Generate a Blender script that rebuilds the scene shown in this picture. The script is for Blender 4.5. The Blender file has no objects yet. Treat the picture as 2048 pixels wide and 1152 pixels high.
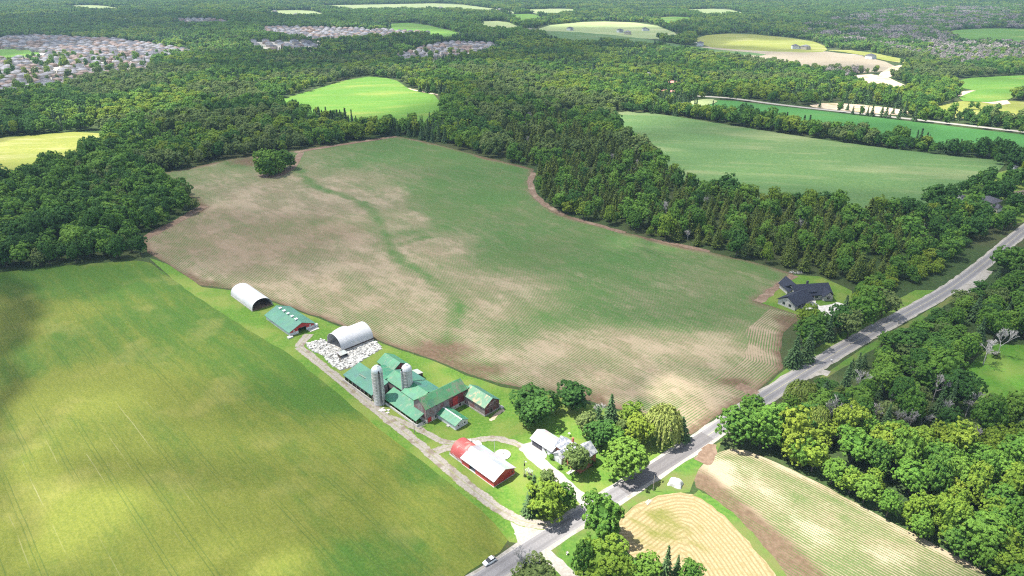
import bpy, bmesh, math, random
import numpy as np
from mathutils import Vector
from mathutils.geometry import delaunay_2d_cdt

# ------------------------------------------------------------------ camera, sky, sun, exposure
sc = bpy.context.scene
col = sc.collection
CAM_H, PITCH, FPX = 160.0, math.radians(25), 1365.0
cd = bpy.data.cameras.new("camera"); cam = bpy.data.objects.new("camera", cd); col.objects.link(cam)
cd.sensor_width = 36.0; cd.lens = 36.0 * FPX / 2048.0
cd.clip_start = 1.0; cd.clip_end = 40000.0
cam.location = (0, 0, CAM_H); cam.rotation_euler = (math.radians(90) - PITCH, 0, 0)
sc.camera = cam

SUN_EL, SUN_AZ = math.radians(64), math.atan2(0.16, -1.0)      # azimuth counter-clockwise from +X: the sun stands to the left, a little beyond
sdir = Vector((math.cos(SUN_EL) * math.cos(SUN_AZ), math.cos(SUN_EL) * math.sin(SUN_AZ), math.sin(SUN_EL)))
w = bpy.data.worlds.new("World"); sc.world = w; w.use_nodes = True
wn = w.node_tree.nodes; wl = w.node_tree.links
sky = wn.new("ShaderNodeTexSky"); sky.sky_type = 'NISHITA'; sky.sun_disc = False
sky.sun_elevation = SUN_EL; sky.sun_rotation = math.pi / 2 - SUN_AZ
sky.air_density = 1.0; sky.dust_density = 1.0; sky.ozone_density = 1.0
wn["Background"].inputs[1].default_value = 0.105
wl.new(sky.outputs[0], wn["Background"].inputs[0])
sl = bpy.data.lights.new("sun", 'SUN'); sun = bpy.data.objects.new("sun", sl); col.objects.link(sun)
sl.energy = 5.0; sl.angle = math.radians(0.53); sl.color = (1.0, 0.95, 0.86)
sun.rotation_euler = sdir.to_track_quat('Z', 'Y').to_euler(); sun.location = (-300, 100, 600)
sc.view_settings.view_transform = 'Standard'; sc.view_settings.look = 'None'
sc.view_settings.gamma = 1.0; sc.view_settings.use_curve_mapping = False
sc.view_settings.exposure = 1.45
sc.render.engine = 'CYCLES'
cy = sc.cycles
cy.max_bounces = 5; cy.diffuse_bounces = 2; cy.glossy_bounces = 2; cy.transmission_bounces = 3
cy.transparent_max_bounces = 8; cy.volume_bounces = 0
cy.use_denoising = False; cy.pixel_filter_type = 'BLACKMAN_HARRIS'; cy.filter_width = 1.15
cy.sample_clamp_indirect = 3.0

# ------------------------------------------------------------------ helpers
rng = np.random.default_rng(11)
random.seed(5)

def G(u, v, z=0.0):
    """ground (x, y) of a point measured in the photograph, on the plane of height z"""
    dx = (u - 1024) / FPX; dy = -(v - 576) / FPX
    d1 = math.cos(PITCH) + dy * math.sin(PITCH); d2 = -math.sin(PITCH) + dy * math.cos(PITCH)
    t = (z - CAM_H) / d2
    return (dx * t, d1 * t)

def Pj(x, y, z=0.0):
    Z = z - CAM_H
    f = y * math.cos(PITCH) - Z * math.sin(PITCH); up = y * math.sin(PITCH) + Z * math.cos(PITCH)
    return 1024 + FPX * x / f, 576 - FPX * up / f

def Gs(pts): return [G(u, v) for u, v in pts]

TH = math.radians(-46)                     # the farmstead's own axes: every building stands square to the lane
E1 = np.array([math.cos(TH), math.sin(TH)]); E2 = np.array([-math.sin(TH), math.cos(TH)])
O = np.array(G(909, 861))
def FW(a, b):
    p = O + a * E1 + b * E2
    return float(p[0]), float(p[1])

def hash2(ix, iy, s=0):
    h = (ix.astype(np.int64) * 374761393 + iy.astype(np.int64) * 668265263 + s * 1442695041) & 0x7fffffff
    h = ((h ^ (h >> 13)) * 1274126177) & 0x7fffffff
    return ((h ^ (h >> 16)) & 0xffff) / 65535.0

def vnoise(x, y, s=0):
    x = np.asarray(x, float); y = np.asarray(y, float)
    ix = np.floor(x); iy = np.floor(y); fx = x - ix; fy = y - iy
    fx = fx * fx * (3 - 2 * fx); fy = fy * fy * (3 - 2 * fy)
    a = hash2(ix, iy, s); b = hash2(ix + 1, iy, s); c = hash2(ix, iy + 1, s); d = hash2(ix + 1, iy + 1, s)
    return (a * (1 - fx) + b * fx) * (1 - fy) + (c * (1 - fx) + d * fx) * fy

def fbm(x, y, s=0, o=4):
    r = 0; a = 0.5; t = 0
    for i in range(o):
        r = r + a * vnoise(np.asarray(x) * 2 ** i, np.asarray(y) * 2 ** i, s + i); t += a; a *= 0.5
    return r / t

def inside(px, py, poly):
    px = np.asarray(px, float); py = np.asarray(py, float)
    P = np.asarray(poly, float); r = np.zeros(px.shape, bool); j = len(P) - 1
    for i in range(len(P)):
        xi, yi = P[i]; xj, yj = P[j]
        if yi != yj:
            c = ((yi > py) != (yj > py)) & (px < (xj - xi) * (py - yi) / (yj - yi) + xi)
            r ^= c
        j = i
    return r

def dist_line(px, py, line):
    px = np.asarray(px, float); py = np.asarray(py, float)
    d = np.full(px.shape, 1e9)
    for (x0, y0), (x1, y1) in zip(line[:-1], line[1:]):
        L2 = (x1 - x0) ** 2 + (y1 - y0) ** 2 + 1e-9
        t = np.clip(((px - x0) * (x1 - x0) + (py - y0) * (y1 - y0)) / L2, 0, 1)
        d = np.minimum(d, np.hypot(px - x0 - t * (x1 - x0), py - y0 - t * (y1 - y0)))
    return d

def chaikin(p, n=2, closed=True):
    for _ in range(n):
        q = []
        m = len(p)
        for i in range(m if closed else m - 1):
            a = p[i]; b = p[(i + 1) % m]
            q += [(a[0] * .75 + b[0] * .25, a[1] * .75 + b[1] * .25), (a[0] * .25 + b[0] * .75, a[1] * .25 + b[1] * .75)]
        if not closed: q = [p[0]] + q + [p[-1]]
        p = q
    return p

def resample(p, step, closed=True, jit=0.0):
    q = []; m = len(p)
    for i in range(m if closed else m - 1):
        a = p[i]; b = p[(i + 1) % m]; L = math.hypot(b[0] - a[0], b[1] - a[1]); n = max(1, int(L / step))
        for k in range(n): q.append((a[0] + (b[0] - a[0]) * k / n + random.uniform(-jit, jit), a[1] + (b[1] - a[1]) * k / n + random.uniform(-jit, jit)))
    if not closed: q.append(p[-1])
    return q

# ------------------------------------------------------------------ objects
def tag(o, label=None, cat=None, group=None, kind=None):
    if label: o["label"] = label
    if cat: o["category"] = cat
    if group: o["group"] = group
    if kind: o["kind"] = kind
    return o

def new_obj(name, me, m=None, parent=None):
    o = bpy.data.objects.new(name, me); col.objects.link(o)
    if m is not None and me is not None and not me.materials: me.materials.append(m)
    if parent is not None: o.parent = parent
    return o

def empty(name, loc, rz=0.0):
    o = bpy.data.objects.new(name, None); col.objects.link(o)
    o.location = loc; o.rotation_euler = (0, 0, rz); o.empty_display_size = 1.0
    return o

class MB:
    """collects polygons, builds one mesh object"""
    def __init__(s): s.v = []; s.f = []; s.mi = []
    def poly(s, pts):
        n = len(s.v); s.v += [tuple(p) for p in pts]; s.f.append(tuple(range(n, n + len(pts))))
    def prism(s, top, bot):
        n = len(top)
        s.poly(top); s.poly(bot[::-1])
        for i in range(n):
            j = (i + 1) % n
            s.poly([top[j], top[i], bot[i], bot[j]])
    def slab(s, pts, t):
        s.prism(pts, [(x, y, z - t) for x, y, z in pts])
    def box(s, x0, x1, y0, y1, z0, z1):
        s.prism([(x0, y0, z1), (x1, y0, z1), (x1, y1, z1), (x0, y1, z1)], [(x0, y0, z0), (x1, y0, z0), (x1, y1, z0), (x0, y1, z0)])
    def wall(s, o, ux, pts, n, t):
        """polygon pts (u,z) in the vertical plane through o along ux, thickness t along normal n"""
        A = [(o[0] + ux[0] * u, o[1] + ux[1] * u, z) for u, z in pts]
        B = [(x - n[0] * t, y - n[1] * t, z) for x, y, z in A]
        s.prism(A, B)
    def tube(s, p, q, r0, r1, n=8, cap=True):
        p = Vector(p); q = Vector(q); d = (q - p)
        if d.length < 1e-6: return
        d.normalize(); a = d.orthogonal().normalized(); b = d.cross(a)
        c0 = [p + (a * math.cos(2 * math.pi * i / n) + b * math.sin(2 * math.pi * i / n)) * r0 for i in range(n)]
        c1 = [q + (a * math.cos(2 * math.pi * i / n) + b * math.sin(2 * math.pi * i / n)) * r1 for i in range(n)]
        base = len(s.v); s.v += [tuple(x) for x in c0 + c1]
        for i in range(n): s.f.append((base + i, base + (i + 1) % n, base + n + (i + 1) % n, base + n + i))
        if cap:
            s.f.append(tuple(base + n + i for i in range(n))); s.f.append(tuple(base + i for i in range(n))[::-1])
    def lathe(s, prof, n=24, c=(0, 0)):
        base = len(s.v)
        for r, z in prof:
            for i in range(n):
                a = 2 * math.pi * i / n; s.v.append((c[0] + r * math.cos(a), c[1] + r * math.sin(a), z))
        for k in range(len(prof) - 1):
            for i in range(n):
                j = (i + 1) % n; s.f.append((base + k * n + i, base + k * n + j, base + (k + 1) * n + j, base + (k + 1) * n + i))
    def mesh(s, name, smooth=False):
        me = bpy.data.meshes.new(name); me.from_pydata(s.v, [], s.f); me.update()
        bm = bmesh.new(); bm.from_mesh(me); bmesh.ops.recalc_face_normals(bm, faces=bm.faces); bm.to_mesh(me); bm.free()
        if smooth:
            for p in me.polygons: p.use_smooth = True
        return me
    def build(s, name, m, parent=None, smooth=False):
        return new_obj(name, s.mesh(name, smooth), m, parent)

def np_mesh(name, V, F):
    me = bpy.data.meshes.new(name)
    V = np.ascontiguousarray(V, np.float32); F = np.ascontiguousarray(F, np.int32); k = F.shape[1]
    me.vertices.add(len(V)); me.vertices.foreach_set("co", V.ravel())
    me.loops.add(F.size); me.loops.foreach_set("vertex_index", F.ravel())
    me.polygons.add(len(F)); me.polygons.foreach_set("loop_start", np.arange(0, F.size, k, dtype=np.int32))
    me.update(calc_edges=True); me.validate()
    return me

def fattr(me, name, vals, dom='POINT'):
    a = me.attributes.new(name, 'FLOAT', dom); a.data.foreach_set("value", np.ascontiguousarray(vals, np.float32))

def sheet(name, poly, z, m, grid=None, attrs=None, kind="structure", jit=0.0, parent=None):
    """flat ground sheet: outline poly (world), optional interior grid and vertex attributes (functions of x, y)"""
    P = [Vector((x, y)) for x, y in poly]; n = len(P)
    pts = list(P)
    if grid:
        A = np.array(poly); x0, y0 = A.min(0); x1, y1 = A.max(0)
        X, Y = np.meshgrid(np.arange(x0, x1, grid), np.arange(y0, y1, grid))
        X = X.ravel(); Y = Y.ravel(); ok = inside(X, Y, poly)
        X = X[ok]; Y = Y[ok]; far = dist_line(X, Y, list(poly) + [poly[0]]) > grid * 0.4
        pts += [Vector((float(a), float(b))) for a, b in zip(X[far], Y[far])]
    r = delaunay_2d_cdt(pts, [(i, (i + 1) % n) for i in range(n)], [], 1, 1e-4)
    V = [(p.x, p.y, z) for p in r[0]]; F = [tuple(f) for f in r[2]]
    me = bpy.data.meshes.new(name); me.from_pydata(V, [], F); me.update()
    bm = bmesh.new(); bm.from_mesh(me)
    for f in bm.faces:
        if f.normal.z < 0: f.normal_flip()
    bm.to_mesh(me); bm.free()
    if attrs:
        A = np.array([v.co[:2] for v in me.vertices])
        for k, fn in attrs.items(): fattr(me, k, fn(A[:, 0], A[:, 1]))
    o = new_obj(name, me, m, parent)
    if kind: o["kind"] = kind
    return o

def strip(name, line, width, z, m, kind="structure", step=4.0, jit=0.0, taper=None):
    """road or lane: ribbon along a centre line, with attribute 'across' -1..1"""
    L = resample(chaikin(line, 2, False), step, False); n = len(L); V = []; ac = []; al = []; s = 0
    cols = (-1, -.6, -.2, .2, .6, 1)
    for i, p in enumerate(L):
        a = L[max(0, i - 1)]; b = L[min(n - 1, i + 1)]; d = Vector((b[0] - a[0], b[1] - a[1])).normalized(); nx, ny = -d.y, d.x
        if i: s += math.hypot(p[0] - L[i - 1][0], p[1] - L[i - 1][1])
        wd = width if not callable(width) else width(i / (n - 1))
        for c in cols:
            j = random.uniform(-jit, jit) if abs(c) == 1 else 0
            V.append((p[0] + nx * (c * wd / 2 + j), p[1] + ny * (c * wd / 2 + j), z)); ac.append(c); al.append(s)
    k = len(cols)
    F = [(i * k + c, (i + 1) * k + c, (i + 1) * k + c + 1, i * k + c + 1) for i in range(n - 1) for c in range(k - 1)]
    me = bpy.data.meshes.new(name); me.from_pydata(V, [], F); me.update()
    bm = bmesh.new(); bm.from_mesh(me)
    for f in bm.faces:
        if f.normal.z < 0: f.normal_flip()
    bm.to_mesh(me); bm.free()
    fattr(me, "across", ac); fattr(me, "along", al)
    o = new_obj(name, me, m)
    if kind: o["kind"] = kind
    return o

# ------------------------------------------------------------------ materials
class NT:
    def __init__(s, name, rough=0.85, spec=0.3):
        s.m = bpy.data.materials.new(name); s.m.use_nodes = True; s.t = s.m.node_tree
        s.b = s.t.nodes["Principled BSDF"]; s.b.inputs["Roughness"].default_value = rough
        s.b.inputs["Specular IOR Level"].default_value = spec
        s.pos = None
    def n(s, ty, **kw):
        x = s.t.nodes.new(ty)
        for k, v in kw.items(): setattr(x, k, v)
        return x
    def link(s, a, b): s.t.links.new(a, b)
    def P(s):
        if s.pos is None: s.pos = s.n("ShaderNodeNewGeometry").outputs["Position"]
        return s.pos
    def noise(s, scale, detail=3, stretch=None, rot=0.0, rough=.55):
        x = s.n("ShaderNodeTexNoise"); x.inputs["Scale"].default_value = scale; x.inputs["Detail"].default_value = detail
        x.inputs["Roughness"].default_value = rough
        src = s.P()
        if stretch or rot:
            mp = s.n("ShaderNodeMapping"); mp.vector_type = 'TEXTURE'; mp.inputs["Rotation"].default_value = (0, 0, rot)
            mp.inputs["Scale"].default_value = stretch or (1, 1, 1); s.link(src, mp.inputs[0]); src = mp.outputs[0]
        s.link(src, x.inputs["Vector"]); return x.outputs[0]
    def ramp(s, src, a, b, c0=(0, 0, 0, 1), c1=(1, 1, 1, 1)):
        r = s.n("ShaderNodeMapRange"); r.interpolation_type = 'SMOOTHSTEP'
        r.inputs[1].default_value = a; r.inputs[2].default_value = b; s.link(src, r.inputs[0]); return r.outputs[0]
    def mix(s, fac, a, b, mode='MIX'):
        x = s.n("ShaderNodeMix", data_type='RGBA', blend_type=mode)
        for sock, val in ((x.inputs[0], fac), (x.inputs[6], a), (x.inputs[7], b)):
            if isinstance(val, (int, float)): sock.default_value = val
            elif isinstance(val, tuple): sock.default_value = (*val[:3], 1)
            else: s.link(val, sock)
        return x.outputs[2]
    def math(s, op, a, b=None, clamp=False):
        x = s.n("ShaderNodeMath", operation=op); x.use_clamp = clamp
        for i, v in enumerate((a, b)):
            if v is None: continue
            if isinstance(v, (int, float)): x.inputs[i].default_value = v
            else: s.link(v, x.inputs[i])
        return x.outputs[0]
    def attr(s, name):
        a = s.n("ShaderNodeAttribute"); a.attribute_name = name; return a.outputs["Fac"]
    def bump(s, src, strength=.4, dist=.1):
        b = s.n("ShaderNodeBump"); b.inputs["Strength"].default_value = strength; b.inputs["Distance"].default_value = dist
        s.link(src, b.inputs["Height"]); s.link(b.outputs[0], s.b.inputs["Normal"])
    def out(s, c):
        if isinstance(c, tuple): s.b.inputs["Base Color"].default_value = (*c[:3], 1)
        else: s.link(c, s.b.inputs["Base Color"])
        return s.m

def simple(name, c0, c1, scale=1.0, rough=.8, spec=.3, lo=.35, hi=.65, bump=0, bscale=None, metal=0, scale2=None, c2=None, stretch=None, rot=0.0):
    t = NT(name, rough, spec); t.b.inputs["Metallic"].default_value = metal
    c = t.mix(t.ramp(t.noise(scale, 4, stretch, rot), lo, hi), c0, c1)
    if c2: c = t.mix(t.ramp(t.noise(scale2 or scale * .2, 3), .5, .72), c, c2)
    if bump: t.bump(t.noise(bscale or scale * 3, 3), bump, .1)
    return t.out(c)

def ribbed(name, c0, c1, axis_rot, pitch=.45, rough=.45, stain=None, metal=0.0, stain_lo=.55):
    """profiled sheet metal, ribs running across axis_rot"""
    t = NT(name, rough, .4); t.b.inputs["Metallic"].default_value = metal
    c = t.mix(t.ramp(t.noise(.12, 4), .35, .7), c0, c1)
    sheetn = t.n("ShaderNodeTexVoronoi"); sheetn.inputs["Scale"].default_value = .35; t.link(t.P(), sheetn.inputs["Vector"])
    c = t.mix(.10, c, sheetn.outputs["Color"], 'OVERLAY')
    if stain: c = t.mix(t.ramp(t.noise(.7, 5, (1, 3.5, 1), axis_rot), stain_lo, stain_lo + .13), c, stain)
    mp = t.n("ShaderNodeMapping"); mp.inputs["Rotation"].default_value = (0, 0, -axis_rot); t.link(t.P(), mp.inputs[0])
    wv = t.n("ShaderNodeTexWave"); wv.inputs["Scale"].default_value = 1 / pitch / 3.18; t.link(mp.outputs[0], wv.inputs[0])
    t.bump(wv.outputs[1], .5, .04)
    return t.out(c)

def boards(name, c0, c1, c2, pitch=.3):
    """vertical weathered boards"""
    t = NT(name, .9, .15)
    c = t.mix(t.ramp(t.noise(2.2, 4, (1, 1, 14)), .3, .7), c0, c1)
    c = t.mix(t.ramp(t.noise(.35, 4, (1, 1, 2)), .48, .62), c, c2)
    c = t.mix(t.ramp(t.noise(5, 2, (1, 1, 40)), .62, .7), c, (.02, .018, .016))
    return t.out(c)

M = {}
M["green_roof"] = ribbed("green_metal_roof", (.030, .160, .085), (.050, .205, .105), TH, stain=(.11, .19, .11))
M["teal_roof"] = ribbed("teal_metal_roof", (.040, .150, .102), (.056, .178, .118), TH)  # teal sheets; also the painted shade tone of slopes turned from the sun
M["old_green_roof"] = ribbed("weathered_green_roof", (.044, .15, .066), (.075, .205, .092), TH + math.pi / 2, stain=(.12, .14, .09), stain_lo=.5)
M["green_roof_rust"] = ribbed("rust_spotted_green_roof", (.046, .16, .085), (.08, .21, .11), TH, stain=(.26, .22, .12), stain_lo=.52)
M["silver_roof"] = ribbed("galvanised_roof", (.26, .275, .30), (.32, .335, .36), TH, rough=.45, metal=.1)
M["white_roof"] = ribbed("white_metal_roof", (.31, .31, .31), (.36, .36, .36), TH, rough=.45)
M["red_quonset"] = ribbed("faded_red_steel", (.30, .055, .05), (.36, .09, .08), TH, pitch=.6, rough=.5, stain=(.36, .17, .15))
M["white_fabric"] = simple("white_fabric", (.40, .41, .43), (.47, .47, .48), .25, .55)
M["grey_boards"] = boards("grey_weathered_boards", (.17, .14, .14), (.26, .22, .22), (.20, .10, .10))
M["red_boards"] = boards("faded_red_boards", (.13, .03, .035), (.20, .05, .05), (.17, .10, .10))
M["red_paint"] = simple("red_painted_steel", (.40, .055, .05), (.46, .075, .065), .5, .6)
M["red_door"] = simple("red_painted_door", (.36, .03, .03), (.42, .04, .04), .7, .6)
M["white_paint"] = simple("white_painted_wall", (.46, .47, .50), (.56, .57, .58), .6, .6, c2=(.36, .36, .36))
M["concrete"] = simple("pale_concrete", (.30, .285, .26), (.40, .385, .355), .5, .9, c2=(.32, .30, .27), scale2=.3)
M["white_concrete"] = simple("bleached_concrete", (.42, .405, .375), (.52, .505, .475), .8, .9, c2=(.30, .285, .26), scale2=.6)
M["yard_dirt"] = simple("dark_yard_dirt", (.09, .08, .065), (.17, .155, .13), 1.2, .95, c2=(.26, .25, .23), scale2=.5)
M["stone_wall"] = simple("rubble_stone", (.36, .33, .29), (.52, .49, .44), 1.6, .95, bump=.4)
M["dark"] = simple("dark_interior", (.012, .012, .012), (.02, .02, .02), 1, .9)
M["dark_wood"] = simple("dark_wood", (.05, .035, .03), (.08, .06, .05), 1, .9)
M["glass"] = simple("window_glass", (.02, .025, .03), (.03, .035, .04), 1, .1, .5)
M["steel"] = simple("galvanised_steel", (.42, .43, .45), (.5, .5, .52), 1, .4, metal=.5)
M["dome"] = simple("galvanised_dome", (.40, .44, .46), (.52, .56, .57), .9, .35, metal=.3)
M["white_dome"] = simple("white_dome", (.46, .47, .5), (.55, .55, .57), .9, .5, c2=(.45, .45, .47))
M["brick"] = simple("red_brick", (.26, .09, .06), (.34, .13, .09), 3, .9)
M["bark"] = simple("tree_bark", (.06, .05, .04), (.11, .09, .075), 2, .95)
M["dead_bark"] = simple("grey_dead_wood", (.33, .31, .30), (.47, .45, .44), 2, .95)
M["pole_wood"] = simple("pole_wood", (.22, .19, .16), (.32, .29, .25), 2, .9)
M["rubber"] = simple("tyre_rubber", (.015, .015, .015), (.03, .03, .03), 3, .8)
M["car_paint"] = simple("white_car_paint", (.74, .75, .76), (.76, .77, .78), 1, .25, .5)
M["navy_roof"] = simple("charcoal_blue_shingles", (.012, .016, .030), (.024, .028, .046), 2.5, .8, bump=.3)
M["lime_stone"] = simple("pale_stone_cladding", (.36, .345, .32), (.46, .445, .415), 2.5, .9)
M["brown_roof"] = simple("brown_shingles", (.12, .09, .08), (.17, .13, .115), 1.5, .9)
M["grey_roof"] = simple("grey_shingles", (.12, .12, .135), (.18, .18, .20), 1.5, .9)
M["dark_roof"] = simple("dark_shingles", (.045, .045, .058), (.08, .08, .095), 1.5, .9)
M["pink_roof"] = simple("red_clay_shingles", (.40, .17, .14), (.48, .24, .20), 1.5, .9)
M["beige_wall"] = simple("beige_siding", (.34, .30, .25), (.44, .39, .33), .8, .85)
M["tan_brick"] = simple("tan_brick", (.26, .185, .14), (.33, .24, .18), .8, .9)
M["white_lettering"] = simple("weathered_white_paint", (.42, .36, .38), (.66, .60, .62), 2.5, .9)
M["plastic"] = simple("white_silage_plastic", (.42, .42, .41), (.54, .54, .53), .7, .45, c2=(.3, .3, .29), scale2=.5)
M["dry_wood"] = simple("bleached_wood", (.42, .36, .28), (.55, .48, .38), 2, .95)
M["yellow_flower"] = simple("yellow_blossom", (.6, .48, .04), (.75, .62, .08), 3, .9)

def mottled_roof():
    t = NT("mottled_grey_shingles", .85, .3)
    c = t.mix(t.ramp(t.noise(.75, 4), .44, .56), (.10, .115, .15), (.33, .33, .33))
    return t.out(t.mix(t.ramp(t.noise(3, 3), .4, .7), c, (.22, .23, .25)))
M["mottled_roof"] = mottled_roof()

def silo_mat(name, c0, c1, dark):
    t = NT(name, .9, .2)
    c = t.mix(t.ramp(t.noise(1.2, 4, (1, 1, 5)), .35, .65), c0, c1)
    c = t.mix(t.ramp(t.noise(.9, 4, (1, 1, 9)), .52, .68), c, dark)
    sx = t.n("ShaderNodeSeparateXYZ"); t.link(t.P(), sx.inputs[0])
    band = t.math('FRACT', t.math('MULTIPLY', sx.outputs[2], 1.3))
    c = t.mix(t.math('MULTIPLY', t.ramp(band, .86, .95), .35), c, (.2, .19, .18))
    return t.out(c)
M["silo"] = silo_mat("stave_concrete", (.42, .41, .39), (.52, .505, .48), (.24, .23, .22))
M["silo_dark"] = silo_mat("streaked_stave_concrete", (.38, .36, .35), (.48, .46, .45), (.19, .17, .17))

def grass(name, a, b, c, big=.02, fine=.9):
    t = NT(name, .95, .1)
    k = t.mix(t.ramp(t.noise(fine, 4), .3, .7), a, b)
    k = t.mix(t.ramp(t.noise(big, 4), .42, .64), k, c)
    k = t.mix(t.ramp(t.noise(.18, 4), .56, .72), k, b)
    k = t.mix(t.math('MULTIPLY', t.ramp(t.noise(.45, 5, None, 0, .7), .54, .7), .5), k, (c[0] * .8 + .05, c[1] * .75 + .02, c[2] + .015))
    t.bump(t.noise(2.2, 4), .6, .25)
    return t.out(k)
M["lawn"] = grass("lawn_grass", (.058, .132, .018), (.095, .178, .026), (.135, .178, .038), .05)
M["rough_grass"] = grass("rough_grass", (.045, .115, .018), (.08, .155, .025), (.11, .125, .04), .05, .6)
M["meadow"] = grass("meadow_grass", (.045, .125, .014), (.07, .165, .02), (.105, .16, .032), .03, .5)
M["forest_floor"] = grass("woodland_ground", (.022, .042, .014), (.04, .07, .02), (.05, .06, .025), .01, .5)

RDX = math.radians(-44)
def field_main(name="row_crop_soil", rot=RDX, pitch=1.12, strength=.88, soil0=(.255, .202, .140), soil1=(.20, .155, .105), pale=(.30, .245, .172), leaf0=(.024, .090, .016), leaf1=(.044, .130, .023)):
    """row crop on pale soil: vertex attributes give the stand of the crop (green), damp brown soil (brown) and the distance across the rows (row)"""
    t = NT(name, .95, .1)
    g = t.attr("green"); br = t.attr("brown"); rw = t.attr("row")
    nz = t.noise(.55, 4); nb = t.noise(.075, 6, (3.6, 1, 1), rot, .65)
    soil = t.mix(t.ramp(nz, .3, .7), soil0, soil1)
    ragged = t.math('ADD', t.noise(.05, 8, (1.7, 1, 1), rot, .72), t.math('MULTIPLY', t.math('SUBTRACT', .5, g), .20))
    bare = t.math('MULTIPLY', t.ramp(ragged, .50, .66), .7)                                          # crusted pale patches with ragged edges
    soil = t.mix(bare, soil, pale)
    soil = t.mix(br, soil, t.mix(t.ramp(nz, .3, .7), (.092, .060, .038), (.135, .092, .062)))
    ph = t.math('FRACT', t.math('DIVIDE', t.math('ADD', rw, t.math('MULTIPLY', t.noise(.2, 2), .25)), pitch))
    tri = t.math('ABSOLUTE', t.math('SUBTRACT', ph, .5))                     # 0 in the row, .5 between
    cover = t.math('ADD', t.math('ADD', t.math('MULTIPLY', g, .42), .085), t.math('MULTIPLY', t.math('SUBTRACT', nb, .5), .45))
    cover = t.math('ADD', cover, t.math('MULTIPLY', t.math('SUBTRACT', t.noise(.35, 4, (3, 1, 1), rot, .65), .5), .32))
    cover = t.math('ADD', cover, t.math('MULTIPLY', t.math('SUBTRACT', t.noise(1.6, 3), .5), .38))
    cover = t.math('ADD', cover, t.math('MULTIPLY', t.math('SUBTRACT', t.noise(.16, 6, (1.8, 1, 1), rot, .75), .5), .4))
    cover = t.math('SUBTRACT', cover, t.math('MULTIPLY', bare, .16))
    rowm = t.ramp(t.math('SUBTRACT', cover, tri), -.10, .07)
    crop = t.mix(t.ramp(t.noise(.9, 3), .3, .7), leaf0, leaf1)
    crop = t.mix(t.math('MULTIPLY', t.ramp(t.noise(.02, 3), .4, .65), .6), crop, (.058, .112, .028))
    c = t.mix(t.math('MULTIPLY', rowm, strength), soil, crop)
    t.bump(rowm, .5, .15)
    return t.out(c)
M["field"] = field_main()
M["headland"] = field_main("headland_rows", RDX, 1.12, .72)
M["young_rows"] = field_main("young_row_crop", math.radians(-37), 1.05, .80, (.25, .205, .138), (.205, .163, .108), (.33, .28, .195), (.036, .090, .016), (.066, .125, .026))

def field_wheat():
    t = NT("ripening_wheat", .95, .1)
    g = t.attr("green"); rw = t.attr("row")
    base = t.mix(t.ramp(t.noise(1.1, 5), .3, .7), (.106, .130, .021), (.146, .160, .032))
    gr = t.mix(t.ramp(t.noise(1.1, 5), .3, .7), (.036, .090, .014), (.060, .122, .020))
    k = t.math('ADD', g, t.math('MULTIPLY', t.math('SUBTRACT', t.noise(.16, 5, (9, 1, 1), TH), .5), .8))
    k = t.math('ADD', k, t.math('MULTIPLY', t.math('SUBTRACT', t.noise(.5, 4, (2.5, 1, 1), TH), .5), .5))
    c = t.mix(t.ramp(k, .2, .85), base, gr)
    c = t.mix(t.math('MULTIPLY', t.ramp(t.noise(.035, 4), .52, .68), .25), c, (.27, .235, .08))
    # sprayer tramlines: pairs of thin darker tracks
    for off, wd in ((0.0, .026), (.15, .026)):
        ph = t.math('FRACT', t.math('ADD', t.math('DIVIDE', t.math('ADD', rw, t.math('MULTIPLY', t.noise(.02, 2), 2.0)), 9.0), off))
        tri = t.math('ABSOLUTE', t.math('SUBTRACT', ph, .5))
        ln = t.ramp(tri, wd, wd * .3); br = t.ramp(t.noise(.05, 3, (4, 1, 1), TH), .40, .55)
        c = t.mix(t.math('MULTIPLY', t.math('MULTIPLY', ln, br), .5), c, (.045, .085, .02))
    # a few bleached tracks
    ph = t.math('FRACT', t.math('ADD', t.math('DIVIDE', t.math('ADD', rw, t.math('MULTIPLY', t.noise(.02, 2), 2.0)), 9.0), .35))
    tri = t.math('ABSOLUTE', t.math('SUBTRACT', ph, .5))
    c = t.mix(t.math('MULTIPLY', t.math('MULTIPLY', t.ramp(tri, .022, .006), t.math('MULTIPLY', t.attr("pale"), t.ramp(t.noise(.07, 4, (4, 1, 1), TH, .7), .45, .6))), .42), c, (.36, .33, .20))
    c = t.mix(t.math('MULTIPLY', t.ramp(t.noise(.9, 5, (5, 1, 1), TH, .75), .42, .62), .28), c, (.05, .075, .016))
    t.bump(t.noise(1.8, 4), .5, .2)
    return t.out(c)
M["wheat"] = field_wheat()

def field_stubble():
    t = NT("mown_hay_stubble", .95, .1)
    rw = t.attr("row"); g = t.attr("green")
    ph = t.math('FRACT', t.math('DIVIDE', t.math('ADD', rw, t.math('MULTIPLY', t.noise(.12, 4), .8)), 1.35))
    tri = t.math('ABSOLUTE', t.math('SUBTRACT', ph, .5))
    straw = t.mix(t.ramp(t.noise(1.5, 4), .3, .7), (.225, .180, .100), (.30, .245, .142))
    straw = t.mix(t.math('MULTIPLY', t.ramp(tri, .15, .45), .75), straw, (.165, .128, .06))
    straw = t.mix(t.ramp(t.noise(.5, 5, None, 0, .7), .48, .66), straw, (.205, .165, .078))
    gr = t.mix(t.ramp(t.noise(1.3, 4), .3, .7), (.10, .112, .028), (.145, .145, .038))
    k = t.math('ADD', g, t.math('MULTIPLY', t.math('SUBTRACT', t.noise(.22, 6, (3, 1, 1), math.radians(-40), .7), .5), 1.3))
    c = t.mix(t.ramp(k, .35, .8), straw, gr)
    t.bump(t.noise(2.0, 4), .5, .15)
    return t.out(c)
M["stubble"] = field_stubble()

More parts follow.
